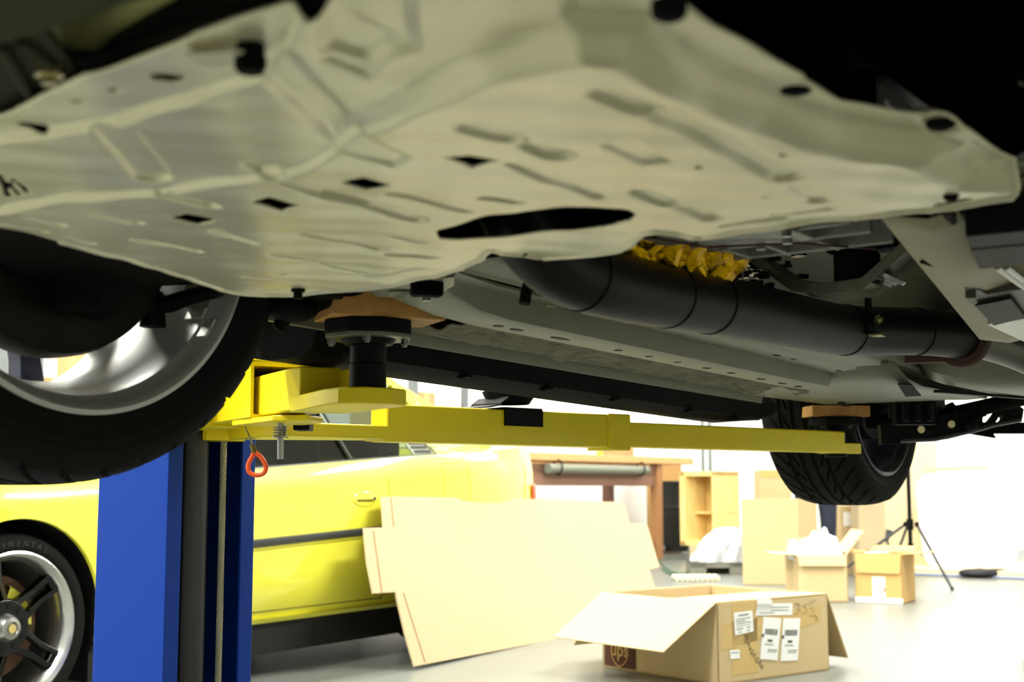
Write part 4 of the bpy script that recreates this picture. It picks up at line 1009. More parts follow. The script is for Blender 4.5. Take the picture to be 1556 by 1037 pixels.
# glass
for side in (0, 1):
    b = MB(); d = .012 if side == 0 else -.012
    for q in ([(.72, belt(.72)), (1.86, belt(1.86)), (1.72, RZ-.03), (1.54, RZ-.03)], [(1.88, belt(1.88)), (2.40, belt(2.4)), (2.60, 1.10), (2.62, 1.15), (2.44, RZ-.05), (1.74, RZ-.03)]):
        b = MB().add([gp(t, z, side)+V((0, d, 0)) for t, z in q], [tuple(range(len(q)))])
        b.build('side_window', GLF if len(q) == 4 else GLQ, coupe, local=True)
b = MB(); b.grid([[V((t, y, z)) for y in np.linspace(ginset(z)+.03, WID-ginset(z)-.03, 6)] for t, z in ((.62, belt(.62)), (1.1, 1.06), (1.5, RZ))]).build('windscreen', GL, coupe, local=True)
b = MB(); b.grid([[V((t, y, z+.01)) for y in np.linspace(ginset(z)+.02, WID-ginset(z)-.02, 6)] for t, z in roofl[4:]]).build('rear_window', GL, coupe, local=True)
# seals and louvre
b = MB(); SL = mat('window_seal', (46, 50, 50), .5)
for q, w in (([(.66, belt(.66)-.002), (1.2, belt(1.2)-.002), (1.8, belt(1.8)-.002), (2.4, belt(2.4)-.002), (2.58, belt(2.58)-.002)], .007), ([(1.87, belt(1.87)), (1.73, RZ-.03)], .007), ([(2.58, belt(2.58)), (2.51, .965), (2.43, .99)], .004)):
    b.tube([gp(t, z) for t, z in q], w, n=8)
split_build(b, 'window_seal', SL, coupe, local=True)
b = MB()
b.prism([gp(t, z)+V((0, .006, 0)) for t, z in [(2.385, belt(2.385)+.004), (2.57, belt(2.57)+.004), (2.50, .97), (2.34, .985)]], V((0, .01, 0)))
lv = b.build('quarter_vent', mat('vent_grey', (150, 156, 150), .5), coupe, local=True)
b = MB()
for k in range(3):
    u0 = .12+.28*k; A = V((2.40, 0, 0)); z = belt(2.45)+.012+.020*k
    b.prism([gp(t, zz)+V((0, -.001, 0)) for t, zz in [(2.40-.012*k, z), (2.535-.02*k, z+.004), (2.53-.02*k, z+.014), (2.395-.012*k, z+.009)]], V((0, .008, 0)))
split_build(b, 'vent_slot', INK, lv, local=True)
# tail light and bumper seam, interior
b = MB(); rows = []
for k in range(6):
    z = .66+.022*k; rows.append([V((t, plan(min(t, 3.55))-.004+(.02 if t > 3.52 else 0), z)) for t in (3.42, 3.47, 3.52, 3.565)])
b.grid(rows).build('tail_light', mat('orange_red_lens', (232, 92, 40), .25, coat=.6), coupe, local=True, solid=.01)
b = MB(); b.box((1.5, WID/2, .70), (1.5, WID-.34, .30))
for y in (.48, WID-.48): b.box((1.75, y, .92), (.16, .44, .46)).box((1.75, y, 1.18), (.09, .24, .12)).box((2.35, y, .88), (.16, .46, .30))
b.box((.85, WID/2, .86), (.35, WID-.4, .14)).build('interior', mat('dark_interior', (30, 32, 33), .8), coupe, local=True, bevel=.03)
# ---- coupe wheels
LIP = mat('polished_rim_lip', (206, 206, 200), .22, metal=.9); GLB = mat('gloss_black_spoke', (3, 3, 4), .15, coat=.1, spec=.3)
def coupe_wheel(t, side, detail):
    o = V((t, 0 if side == 0 else WID, WZ)); sy = -1 if side == 0 else 1; R = .303; rim = .243; w = .235
    Q = lambda r, x, a: V((o.x+r*math.cos(a), o.y+sy*(x-w/2-.012), o.z+r*math.sin(a)))    # x: outward from wheel centre
    b = MB(); prof = [(rim, w/2-.006), (rim+.002, w/2), (rim-.004, w/2+.003), (rim-.012, w/2-.004), (rim-.026, w/2-.020), (rim-.030, w/2-.05), (rim-.034, w/2-.09), (rim-.03, -w/2), (rim, -w/2)]
    b.grid([[Q(r, x, 2*PI*i/96) for i in range(96)] for r, x in prof], True)
    wh = b.build('wheel', LIP, coupe, local=True, smooth=40)
    # tyre
    prof = [(rim-.004, w/2-.010), (rim+.004, w/2+.001), (rim+.010, w/2+.004), (rim+.030, w/2+.005), (R-.016, w/2-.002), (R-.006, w/2-.012), (R, w/2-.026), (R, w/2-.06), (R-.005, w/2-.062), (R-.005, w/2-.067), (R, w/2-.069), (R, -w/2+.069), (R-.005, -w/2+.066), (R, -w/2+.06), (R, -w/2+.026), (R-.012, -w/2), (rim, -w/2)]
    MB().grid([[Q(r, x, 2*PI*i/96) for i in range(96)] for r, x in prof], True).build('tyre', TYR, wh, local=True, smooth=40)
    if not detail: 
        MB().cyl(Q(0, w/2-.09, 0), Q(0, w/2-.08, 0), rim-.03, n=48).build('spokes', GLB, wh, local=True); return wh
    txt = MB()
    for body_, a0, r0, sz in (('CONTINENTAL', PI/2+.62, R-.034, .026), ('EXTREMECONTACT', -PI/2-1.15, R-.034, .022)):
        for i, ch in enumerate(body_):
            a = a0-(.105 if sz > .024 else .085)*i if a0 > 0 else a0+.085*i*1.0
            up = V((math.cos(a), 0, math.sin(a))) if a0 > 0 else V((math.cos(a), 0, math.sin(a)))
            if a0 < 0: up = -up
            pos = Q(r0, w/2+.0048, a); zax = V((0, sy, 0)); xax = up.cross(zax)
            text_mesh(txt, ch, sz, frame(pos, xax, up), .0008)
    txt.build('tyre_lettering', mat('tyre_letter_grey', (52, 52, 50), .6), wh, local=True)
    # five split spokes
    b = MB(); base = 1.93
    for k in range(5):
        a0 = base+2*PI*k/5
        for s in (-1, 1):
            def pt(r, off, x): return Q(0, x, 0)+V((r*math.cos(a0)-s*off*math.sin(a0), 0, r*math.sin(a0)+s*off*math.cos(a0)))
            A = [pt(.070, .022, w/2-.040), pt(.070, .044, w/2-.044), pt(.070, .044, w/2-.07), pt(.070, .022, w/2-.07)]
            B = [pt(.15, .013, w/2-.030), pt(.15, .032, w/2-.034), pt(.15, .032, w/2-.065), pt(.15, .013, w/2-.065)]
            Cc = [pt(rim-.026, .016, w/2-.014), pt(rim-.026, .036, w/2-.018), pt(rim-.026, .036, w/2-.06), pt(rim-.026, .016, w/2-.06)]
            b.hexa(A, B); b.hexa(B, Cc)
        def pt2(r, off, x): return Q(0, x, 0)+V((r*math.cos(a0)-off*math.sin(a0), 0, r*math.sin(a0)+off*math.cos(a0)))
        b.hexa([pt2(rim-.045, -.02, w/2-.022), pt2(rim-.045, .02, w/2-.022), pt2(rim-.045, .02, w/2-.05), pt2(rim-.045, -.02, w/2-.05)], [pt2(rim-.026, -.03, w/2-.016), pt2(rim-.026, .03, w/2-.016), pt2(rim-.026, .03, w/2-.05), pt2(rim-.026, -.03, w/2-.05)])
    prof = [(.0, w/2-.034), (.088, w/2-.036), (.094, w/2-.046), (.09, w/2-.075), (0, w/2-.075)]
    b.grid([[Q(r, x, 2*PI*i/64) for i in range(64)] for r, x in prof], True)
    sp = b.build('spokes', GLB, wh, local=True, bevel=.0035, segs=3)
    b = MB(); prof = [(.046, w/2-.036), (.044, w/2-.028), (.034, w/2-.008), (.022, w/2-.004), (.018, w/2-.010), (.0, w/2-.010)]
    b.grid([[Q(r, x, 2*PI*i/40) for i in range(40)] for r, x in prof], True); b.build('centre_cap', STEEL, sp, local=True)
    MB().cyl(Q(0, w/2-.011, 0), Q(0, w/2-.004, 0), .014, n=24).build('centre_bolt', mat('gold_centre', (214, 196, 130), .35, metal=.8), sp, local=True)
    b = MB()
    for k in range(10): a = 2*PI*k/10+.2; b.cyl(Q(.068, w/2-.0385, a), Q(.068, w/2-.033, a), .0095, n=16)
    split_build(b, 'lug_hole', mat('lug_hole_black', (3, 3, 3), .9), sp, local=True)
    b = MB(); b.grid([[Q(r, x, 2*PI*i/64) for i in range(64)] for r, x in [(.05, w/2-.10), (.165, w/2-.10), (.165, w/2-.12), (.05, w/2-.12)]], True); b.build('brake_disc', mat('rusty_disc', (104, 74, 52), .55, metal=.4, var=.5, vscale=30, rgb2=(70, 56, 46)), wh, local=True)
    b = MB(); b.grid([[Q(r, x, a) for a in np.linspace(.0, 1.25, 16)] for r, x in [(.092, w/2-.078), (.130, w/2-.075), (.140, w/2-.09), (.14, w/2-.13), (.092, w/2-.13), (.092, w/2-.078)]]); b.build('brake_caliper', YP, wh, local=True)
    return wh
coupe_wheel(0, 0, True); coupe_wheel(WB, 0, True); coupe_wheel(0, 1, False); coupe_wheel(WB, 1, False)
# ------------------------------------------------------------------ cardboard sheet leaning on the coupe
def FW(px, py): return at_z(px, py, 0)
def cw(xc, d, z=0): return V((_rt.x*xc+FH.x*d, _rt.y*xc+FH.y*d, z))
B0 = cw(-.409, 5.55); B1 = cw(.207, 6.72); TP = at_d(580, 756, 5.86)
nS = (B1-B0).cross(TP-B0).normalized()
if nS.dot(CAM-B0) < 0: nS = -nS
ol = [(580, 756), (594, 755), (760, 757), (948, 764), (957, 796), (983, 796), (1002, 862), (986, 866), (1012, 940), (630, 1013), (616, 965), (601, 900), (567, 902), (558, 855), (553, 803), (583, 802)]
P_ = [at_plane(px, py, B0+nS*.004, nS) for px, py in ol]
b = MB(); b.prism(P_, -nS*.007)
sheet = b.build('cardboard_sheet', CARDL, None, smooth=20); tag(sheet, 'large flat unfolded cardboard sheet leaning against the yellow coupe', 'cardboard sheet')
b = MB()
for l in ([(594, 757), (598, 801)], [(567, 806), (580, 900)], [(613, 902), (646, 1007)]):
    a, c = [at_plane(px, py, B0+nS*.0046, nS) for px, py in l]; b.tube([a, c], .0026, n=6)
split_build(b, 'fold_crease', mat('crease_brown', (150, 116, 70), .9), sheet)
# ------------------------------------------------------------------ cartons
def carton(name, N, R, L, h, flaps, label, m=CARD, flen=None, wall=.006, inner=None):
    """open carton on the floor from three floor corners; flaps: {edge: degrees}, -90 closed inwards ... 0 level outwards, 90 hanging"""
    N, R, L = V(N), V(R), V(L); Fr = R+L-N; cc = (R+L)/2
    root = empty(name, (cc.x, cc.y, 0), label, 'cardboard box')
    up = V((0, 0, 1)); b = MB()
    corners = [N, R, Fr, L]
    for i in range(4):
        a, c = corners[i], corners[(i+1) % 4]; inn = (cc-(a+c)/2); inn.z = 0; inn.normalize()
        b.prism([a+up*.002, c+up*.002, c+inn*wall+up*.002, a+inn*wall+up*.002], up*(h-.002))
    b.prism([p+up*.003 for p in corners], up*.006)
    body_ = b.build('box_body', m, root)
    names = ['NR', 'RF', 'FL', 'LN']
    for i, e in enumerate(names):
        if e not in flaps: continue
        fl = flaps[e]; ang, ln = fl[0], fl[1]; sk = fl[2] if len(fl) > 2 else 0
        a, c = corners[i], corners[(i+1) % 4]; out = ((a+c)/2-cc); out.z = 0; out.normalize(); al = (c-a).normalized()
        r = math.radians(ang); d = out*math.cos(r)-up*math.sin(r); nn = out*math.sin(r)+up*math.cos(r)
        if abs(ang) > 90: nn = -nn
        a2, c2 = a+up*(h+.003), c+up*(h+.003)
        q = [a2+al*.004, c2-al*.004, c2-al*(.012+sk)+d*ln, a2+al*(.012+sk)+d*ln]
        MB().prism(q, nn*.005).build('flap', m, root, bevel=.0008)
    return root, body_
N, R, L = cw(.786, 5.14), cw(1.311, 5.575), cw(.381, 5.66)
up = V((0, 0, 1))
ups, upsb = carton('shipping_carton', N, R, L, .307, {'LN': (30, .33), 'RF': (62, .31), 'FL': (50, .31), 'NR': (178, .33)}, 'large open shipping carton with white labels, nearest on the floor')
fx = (R-N).normalized(); fn = fx.cross(up)
if fn.dot(CAM-N) < 0: fn = -fn
def FP(px, py, e=.001): return at_plane(px, py, N+fn*e, fn)
LAB = mat('white_label', (246, 246, 242), .6); GRY = mat('print_grey', (120, 122, 118), .7); TAPE = mat('clear_brown_tape', (208, 176, 112), .25)
b = MB()
for x0, x1, y0, y1 in ((1092, 1112, 918, 1030), (1196, 1246, 930, 1010)):
    pass
b.prism([FP(*p, .0004) for p in [(1112, 918), (1150, 913), (1152, 1022), (1113, 1028)]], fn*.0003); b.prism([FP(*p, .0004) for p in [(1096, 950), (1247, 920), (1247, 945), (1096, 990)]], fn*.0003)
split_build(b, 'packing_tape', TAPE, upsb)
def label(qs, name='address_label', lines=(), bars=(), blocks=()):
    b = MB(); b.prism([FP(*p, .0012) for p in qs], fn*.0006); lb = b.build(name, LAB, upsb)
    A, B, Cc, D = [V((p[0], p[1], 0)) for p in qs]
    def uv(u, v): p = A.lerp(B, u).lerp(D.lerp(Cc, u), v); return FP(p.x, p.y, .0021)
    if lines:
        b = MB()
        for v, u0, u1, h in lines: b.prism([uv(u0, v), uv(u1, v), uv(u1, v+h), uv(u0, v+h)], fn*.0003)
        b.build('printed_lines', GRY, lb)
    if bars or blocks:
        b = MB(); rr = random.Random(4)
        for v0, v1, u0, u1 in bars:
            u = u0
            while u < u1-.02:
                w_ = rr.choice([.012, .022, .034]); b.prism([uv(u, v0), uv(u+w_, v0), uv(u+w_, v1), uv(u, v1)], fn*.0003); u += w_+rr.choice([.014, .022])
        for v0, v1, u0, u1 in blocks: b.prism([uv(u0, v0), uv(u1, v0), uv(u1, v1), uv(u0, v1)], fn*.0003)
        b.build('barcode', mat('print_dark', (86, 88, 84), .8), lb)
    return lb
label([(1115, 932), (1143, 928), (1145, 960), (1117, 966)], 'address_label', [(.12, .25, .8, .06), (.3, .1, .9, .03), (.4, .1, .6, .03), (.5, .1, .9, .03), (.62, .1, .9, .02), (.74, .1, .45, .04), (.74, .65, .85, .04), (.88, .2, .35, .04), (.88, .65, .8, .04)])
for q in ([(1160, 938), (1187, 940), (1181, 1004), (1155, 1002)], [(1190, 940), (1216, 940), (1212, 1004), (1186, 1005)]):
    label(q, 'address_label', [(.63, .2, .7, .02), (.75, .4, .95, .02), (.8, .4, .9, .015)], [(.27, .41, .15, .9)], [(.40, .48, .0, .12), (.52, .58, .35, .62)])
label([(1151, 918), (1204, 917), (1204, 935), (1148, 936)], 'torn_label', [(.3, .4, .9, .06), (.55, .4, .9, .06), (.75, .1, .5, .05)])
b = MB(); b.prism([FP(*p, .003) for p in [(1150, 919), (1152, 909), (1170, 911), (1174, 919)]], fn*.004+up*.002); b.build('paper_scrap', LAB, upsb)
label([(1109, 989), (1124, 988), (1124, 1001), (1110, 1002)], 'small_label', [(.25, .15, .9, .08)])
# handwriting
b = MB()
def strokes(ls, w=.0016):
    for l in ls: b.tube([FP(px, py, .001) for px, py in l], w, n=5)
strokes([[(1207, 918), (1212, 917), (1216, 921), (1211, 925), (1217, 928), (1213, 932), (1206, 934)], [(1227, 918), (1220, 921), (1225, 925), (1227, 930), (1219, 933)], [(1231, 915), (1230, 920)], [(1235, 914), (1234, 919)], [(1237, 912), (1237, 914)], [(1239, 912), (1239, 914)],
    [(1230, 926), (1234, 924), (1237, 928), (1230, 936), (1237, 936)], [(1241, 932), (1237, 935), (1241, 939), (1238, 944), (1242, 942), (1241, 938), (1237, 935)]], .0011)
b.build('pencil_writing', mat('pencil_grey', (140, 118, 80), .8), upsb)
b = MB()
strokes([[(1132, 967), (1137, 966)], [(1136, 966), (1134, 974)], [(1135, 978), (1139, 981)], [(1139, 977), (1137, 984)], [(1138, 987), (1141, 983), (1139, 990), (1143, 986)], [(1140, 994), (1145, 988), (1144, 996), (1141, 993)], [(1143, 999), (1148, 993), (1147, 1001)],
    [(1147, 1003), (1153, 1000), (1151, 1007), (1147, 1005)], [(1152, 1009), (1157, 1004), (1154, 1012)], [(1155, 1015), (1157, 1011), (1160, 1013), (1157, 1017)]], .0013)
b.build('marker_writing', INK, upsb)
# brown shipping mark on the left face
lx = (N-L).normalized(); ln_ = lx.cross(up)
if ln_.dot(CAM-N) < 0: ln_ = -ln_
def LP(px, py, e=.001): return at_plane(px, py, N+ln_*e, ln_)
BRN = mat('carton_brown_print', (84, 50, 32), .8)
Lz = lambda s, z, e=.001: L+lx*s+up*z+ln_*e
b = MB(); b.prism([Lz(.012, .012), Lz(.012, .30), Lz(.205, .30), Lz(.205, .012)], ln_*.0003); mk = b.build('shipper_mark', BRN, upsb)
b = MB(); sc_ = .001
cxs, cz = .105, .078
sh = [(-.048, .075), (-.050, .0), (-.046, -.028), (-.026, -.052), (0, -.064), (.026, -.052), (.046, -.028), (.050, .0), (.048, .075)]
b.tube([Lz(cxs+x, cz+z, .0014) for x, z in sh], .0022, n=6)
arc = [(-.048, .055), (-.03, .066), (-.005, .073), (.02, .072), (.048, .066)]
b.prism([Lz(cxs+x, cz+z, .0012) for x, z in arc+[(.048, .095), (-.048, .095)]], ln_*.0003)
text_mesh(b, 'ups', .082, frame(Lz(cxs, cz+.004, .0016), lx, up), .0004)
b.build('shipper_logo', mat('logo_tan', (206, 168, 104), .8), mk)
# far cartons
def rectbox(pxl, pxr, py, depth, yaw_off=0.0, d=None):
    d = d or .75*F/(py-741.8); a = cw((pxl-778)/F*d, d); c = cw((pxr-778)/F*d, d)
    v = (c-a); n = V((-v.y, v.x, 0)).normalized()
    if n.dot(FH) < 0: n = -n
    return a, c, n*depth
# open carton heaped with bubble wrap
a, c, dv = rectbox(1205, 1281, 912, .36)
bw, bwb = carton('bubble_wrap_carton', a, c, a+dv, .305, {'NR': (72, .075), 'LN': (-2, .16), 'FL': (-75, .10), 'RF': (-52, .20)}, 'open carton heaped with white bubble wrap in front of the tall carton')
r4 = random.Random(5); b = MB(); rows = []
cc = (a+c)/2+dv*.45; ux = (c-a).normalized(); uy = dv.normalized()
for i in range(40):
    r = []
    for j in range(60):
        u = (i/39-.5); v = j/59-.5
        prof_ = max(0, 1-(abs(u)*2)**3)*max(0, 1-(abs(v)*2)**4)
        lump = .05*math.sin(v*21+2)*math.sin(u*13)+.03*math.sin(v*37+u*15)+.018*math.sin(u*50+v*60)+r4.uniform(-.004, .004)
        r.append(cc+ux*(v*(.34+.16*prof_))+uy*(u*.30)+V((0, 0, .27+prof_*(.09+lump+.05*math.exp(-((v-.12)/.16)**2)))))
    rows.append(r)
WRAP = mat('bubble_wrap_plastic', (240, 240, 240), .35, bump=.5, bscale=40)
o = MB().grid(rows).build('bubble_wrap', WRAP, None, smooth=60); tag(o, 'white bubble wrap bulging out of the open carton', 'bubble wrap')
# small taped carton
Nn = cw(2.533, 8.69); Ln = cw(2.267, 8.85); Rn = Nn+(cw(.515, .857))*.32; a, c = Ln, Nn; dv2 = Rn-Nn
sm, smb = carton('small_carton', Nn, Rn, Ln, .315, {'LN': (86, .125), 'NR': (-4, .16), 'RF': (-14, .14), 'FL': (-6, .10)}, 'small carton with loose flaps and a taped white label, beside the tripod', m=mat('tan_cardboard', (206, 168, 104), .8, var=.2, vscale=4, rgb2=(190, 150, 90)))
n2 = (c-a).cross(up)
if n2.dot(CAM-a) < 0: n2 = -n2
n2.normalize(); s2_ = (c-a).normalized(); Ls = (c-a).length
b = MB(); b.prism([a+s2_*(Ls*.37)+up*.03+n2*.001, a+s2_*(Ls*.64)+up*.03+n2*.001, a+s2_*(Ls*.64)+up*.17+n2*.001, a+s2_*(Ls*.37)+up*.17+n2*.001], n2*.0006)
lb = b.build('address_label', LAB, smb)
b = MB(); b.tube([a+s2_*(Ls*.57)+up*.09+n2*.0018+(s2_*math.cos(t)+up*math.sin(t))*.018 for t in np.linspace(0, 2*PI, 16, endpoint=False)], .004, n=5, closed=True); b.build('red_mark', mat('red_print', (210, 70, 50), .7), lb)
b = MB(); b.prism([a+up*.004+n2*.001, c+up*.004+n2*.001, c+up*.036+n2*.001, a+up*.036+n2*.001], n2*.0006); b.build('packing_tape', LAB, smb)
p = a+(c-a)*.42+dv2*.1+V((0, 0, .322)); q = [p+ux*-.06, p+ux*.10+V((0,0,.004)), p+ux*.06+uy*.12+V((0,0,.006)), p-ux*.05+uy*.10]
o = MB().prism(q, V((0, 0, .001))).build('paper_sheet', WHITE); tag(o, 'white paper sheet on top of the small carton', 'paper')
# tall closed carton
a, c, dv = rectbox(1124, 1209, 886, .30, d=10.45)
t_ = empty('tall_carton', tuple((a+c)/2+dv/2), 'tall closed plain carton behind the bubble wrap carton', 'cardboard box')
dvt = Matrix.Rotation(-.62, 3, 'Z') @ dv*1.25
b = MB(); b.prism([a, c, c+dvt, a+dvt], V((0, 0, .655))); tb = b.build('box_body', CARD, t_, bevel=.004)
b = MB(); b.prism([a+V((0,0,.657)), c+V((0,0,.657)), c+dvt*.48+V((0,0,.657)), a+dvt*.48+V((0,0,.657))], V((0,0,.005))); b.build('flap', CARD, t_)
b = MB(); b.prism([a+dvt*.52+V((0,0,.657)), c+dvt*.52+V((0,0,.657)), c+dvt+V((0,0,.657)), a+dvt+V((0,0,.657))], V((0,0,.005))); b.build('flap', CARD, t_)
# upright cartons further back
def upright(name, pxl, pxr, pytop, d, depth, label, m, kids=None):
    a = cw((pxl-778)/F*d, d); c = cw((pxr-778)/F*d, d); z = .75+(741.8-pytop)/F*d
    v = c-a; n = V((-v.y, v.x, 0)).normalized(); n = n if n.dot(FH) > 0 else -n
    root = empty(name, tuple((a+c)/2+n*depth/2), label, 'cardboard box')
    bb = MB().prism([a, c, c+n*depth, a+n*depth], V((0, 0, z))).build('box_body', m, root, bevel=.005)
    return root, bb, a, c, -n, z
r_, bb, a, c, n_, z = upright('labelled_carton', 1273, 1300, 768, 11.6, .3, 'upright brown carton with a white label behind the small carton', CARD)
b = MB(); b.prism([a.lerp(c, .15)+up*.42+n_*.001, a.lerp(c, .92)+up*.42+n_*.001, a.lerp(c, .92)+up*.54+n_*.001, a.lerp(c, .15)+up*.54+n_*.001], n_*.001); b.build('address_label', LAB, bb)
upright('plain_carton', 1300, 1341, 700, 11.3, .25, 'upright pale carton left of the tripod with plain face', CARDL)
r_, bb, a, c, n_, z = upright('stacked_carton', 1154, 1200, 715, 12.6, .35, 'carton with a red mark standing behind the tall carton', CARD)
b = MB(); b.prism([a+up*(z-.07)+n_*.001, c+up*(z-.07)+n_*.001, c+up*z+n_*.001, a+up*z+n_*.001], n_*.002); b.build('packing_tape', TAPE, bb)
b = MB(); m_ = a.lerp(c, .62)+up*(z-.30); b.tube([m_+n_*.002+((c-a).normalized()*math.cos(t)+up*math.sin(t))*.022 for t in np.linspace(0, 2*PI, 12, endpoint=False)], .009, n=5, closed=True); b.build('red_mark', MATS['red_print'], bb)
upright('brown_carton', 985, 1034, 704, 16.2, .3, 'tall brown carton standing behind the black bin', mat('brown_board', (190, 146, 88), .8))
# plywood board leaning behind the tripod, photo panel and its low platform
a = cw((1336-778)/F*12.3, 12.3); c = cw((1412-778)/F*12.0, 12.0); nb = V((-(c-a).y, (c-a).x, 0)).normalized()
nb = nb if nb.dot(FH) > 0 else -nb
b = MB(); b.prism([a+V((0,0,.062)), c+V((0,0,.062)), c+nb*.14+V((0,0,1.16)), a+nb*.14+V((0,0,1.16))], nb*.018)
o = b.build('plywood_board', mat('pale_plywood', (214, 198, 160), .7, var=.4, vscale=3, rgb2=(202, 182, 140), stretch=(8, 8, 1)), None, bevel=.002); tag(o, 'tan plywood board leaning upright behind the tripod', 'board')
Y_ = 11.42
b = MB(); b.box((-3.05, Y_+.75, .03), (2.7, 1.5, .06)); pf = b.build('low_platform', mat('platform_ply', (232, 212, 170), .6, var=.3, vscale=2, rgb2=(222, 198, 150), stretch=(1, 8, 8)), None, bevel=.003); tag(pf, 'low plywood platform on the floor under the white photo panel', 'platform')
MB().box((-3.05, Y_-.004, .012), (2.7, .008, .014)).build('blue_edge', mat('blue_tape', (140, 158, 200), .6), pf)
pn = empty('photo_panel', (-3.1, 11.9, .06), 'large white rounded photo reflector panel standing on the platform', 'photo panel')
def PW(px, py, d): return at_d(px, py, d)
pq = [(1393, 745), (1395, 735), (1400, 727), (1408, 722), (1425, 719), (1540, 715), (1640, 714), (1660, 725), (1660, 800), (1640, 850), (1548, 852), (1530, 862), (1425, 864), (1412, 858), (1404, 845), (1398, 800)]
pq = [(1393, 745), (1395, 735), (1400, 727), (1408, 722), (1425, 719), (1480, 716), (1530, 716), (1543, 724), (1548, 738), (1549, 830), (1546, 846), (1536, 856), (1522, 861), (1425, 863), (1412, 858), (1404, 845), (1398, 800)]
b = MB(); Pp = [at_d(px, py, 11.75+(px-1393)*-.0012) for px, py in pq]; b.prism(Pp, FH*.03); b.build('reflector_face', mat('reflector_white', (252, 252, 252), .5), pn, bevel=.006)
b = MB(); b.bar(at_d(1400, 714, 12.05), at_d(1500, 711, 11.9), .03, .035); b.bar(at_d(1404, 714, 12.05), V((at_d(1404, 714, 12.05).x, at_d(1404, 714, 12.05).y, .06)), .03, .03); b.bar(at_d(1530, 711, 11.86), V((at_d(1530, 711, 11.86).x, at_d(1530, 711, 11.86).y, .06)), .03, .03)
b.build('wooden_frame', mat('frame_pine', (226, 204, 150), .6), pn, bevel=.003)
# black soft bag on the floor
c = FW(1500, 879); b = MB(); rows = []
for i in range(15):
    t = PI*i/14; r = []
    for j in range(32):
        p = 2*PI*j/32; w_ = .21*math.sin(t)**.6*(1+.05*math.sin(3*p)); r.append(c+_rt*(w_*1.0*math.cos(p)*1.0)+FH*(.12*math.sin(t)**.6*math.sin(p)+.06)+V((0, 0, .038-.036*math.cos(t)+(.012*math.sin(4*p+1) if t > 1.6 else 0)*math.sin(t))))
    rows.append(r)
o = b.grid(rows, True).build('soft_bag', mat('black_fabric', (44, 44, 48), .85, bump=.4, bscale=60), None, smooth=60); tag(o, 'black soft bag lying flat on the floor before the photo panel', 'bag')
# ------------------------------------------------------------------ light stand tripod
tr = empty('tripod_stand', tuple(cw((1377-778)/F*9.9, 9.9)), 'black tripod stand with spread grey legs behind the small carton', 'tripod')
base = cw((1377-778)/F*9.9, 9.9)
b = MB(); b.cyl(base+V((0,0,.30)), base+V((0,0,2.0)), .015, n=20).cyl(base+V((0,0,.27)), base+V((0,0,.34)), .022, n=20).cyl(base+V((0,0,.44)), base+V((0,0,.52)), .026, n=20).cyl(base+V((0,0,1.2)), base+V((0,0,1.26)), .024)
pole = b.build('pole', BLKM, tr)
GM = mat('grey_tripod_tube', (92, 96, 104), .35, metal=.5)
feet = [FW(1447, 898), FW(1262, 884), cw((1340-778)/F*10.6, 10.6)]
for f in feet:
    top = base+V((0,0,.48))+(V((f.x, f.y, 0))-V((base.x, base.y, 0))).normalized()*.05
    f2 = V((f.x, f.y, .012)); lg = MB().cyl(top, f2, .011, n=14).build('leg', GM, tr)
    MB().ball(f2+V((0,0,.002)), .014).build('rubber_foot', BLK, lg)
    mid = top.lerp(f2, .62); MB().bar(base+V((0,0,.30)), mid, .012, .006).build('brace', GM, tr)
    b = MB(); b.box(top, (.03, .03, .035), .4); b.build('leg_joint', BLKM, tr, bevel=.003)
# small lamp head lying behind the cartons
c = at_d(1349, 815, 10.9); b = MB(); b.lathe([(.01, -.05), (.018, -.045), (.02, 0), (.03, .05), (.027, .05), (.017, 0), (0, -.01)], c, _rt*.3+FH*-.2+V((0, 0, 1)), 28).cyl(c-V((0,0,.05)), V((c.x, c.y, 0)), .012)
lh = b.build('lamp_head', mat('grey_lamp_shell', (86, 86, 96), .35, metal=.4)); tag(lh, 'small dark grey studio lamp head on a short post by the tripod', 'lamp')
# ------------------------------------------------------------------ workbench
XB = -6.9; YB0, YB1, ZB = 9.3, 13.15, 1.075
wb = empty('workbench', (XB-.35, 11.2, 0), 'wooden workbench with brown apron against the white wall', 'workbench')
BT = mat('bench_top_wood', (222, 170, 112), .5, var=.5, vscale=4, rgb2=(204, 146, 88), stretch=(8, 1, 8)); BA = mat('bench_dark_wood', (142, 104, 84), .6, var=.6, vscale=4, rgb2=(118, 82, 64), stretch=(1, .6, 10))
MB().box((XB-.36, (YB0+YB1)/2, ZB-.035), (.76, YB1-YB0, .07)).build('tabletop', BT, wb, bevel=.004)
MB().box((XB-.06, 10.9, .90), (.03, 3.1, .26)).build('apron', BA, wb, bevel=.003)
b = MB(); b.box((XB-.05, 11.0, .985), (.05, 2.5, .03)); b.build('rail', BT, wb)
for y in (9.5, 12.45):
    for x in (XB-.06, XB-.66): MB().box((x, y, (ZB-.07)/2), (.09, .11, ZB-.07)).build('leg', BA if x < XB-.3 else mat('bench_leg_wood', (170, 122, 78), .6, var=.4, vscale=4, rgb2=(146, 100, 62), stretch=(8, 8, 1)), wb, bevel=.004)
MB().box((XB-.36, 10.9, .16), (.6, 3.0, .03)).build('lower_shelf', BA, wb)
b = MB(); b.cyl((XB+.02, 10.25, .93), (XB+.02, 12.1, .93), .045, n=24); o = b.build('grey_tube', mat('grey_green_tube', (122, 126, 110), .5), None)
tag(o, 'grey green tube strapped under the workbench edge', 'tube')
for y in (10.42, 11.98):
    b = MB(); b.tube([V((XB+.02+.052*math.cos(t), y, .945+.068*math.sin(t))) for t in np.linspace(0, 2*PI, 20, endpoint=False)], .008, n=6, closed=True); b.build('strap', BLK, o)
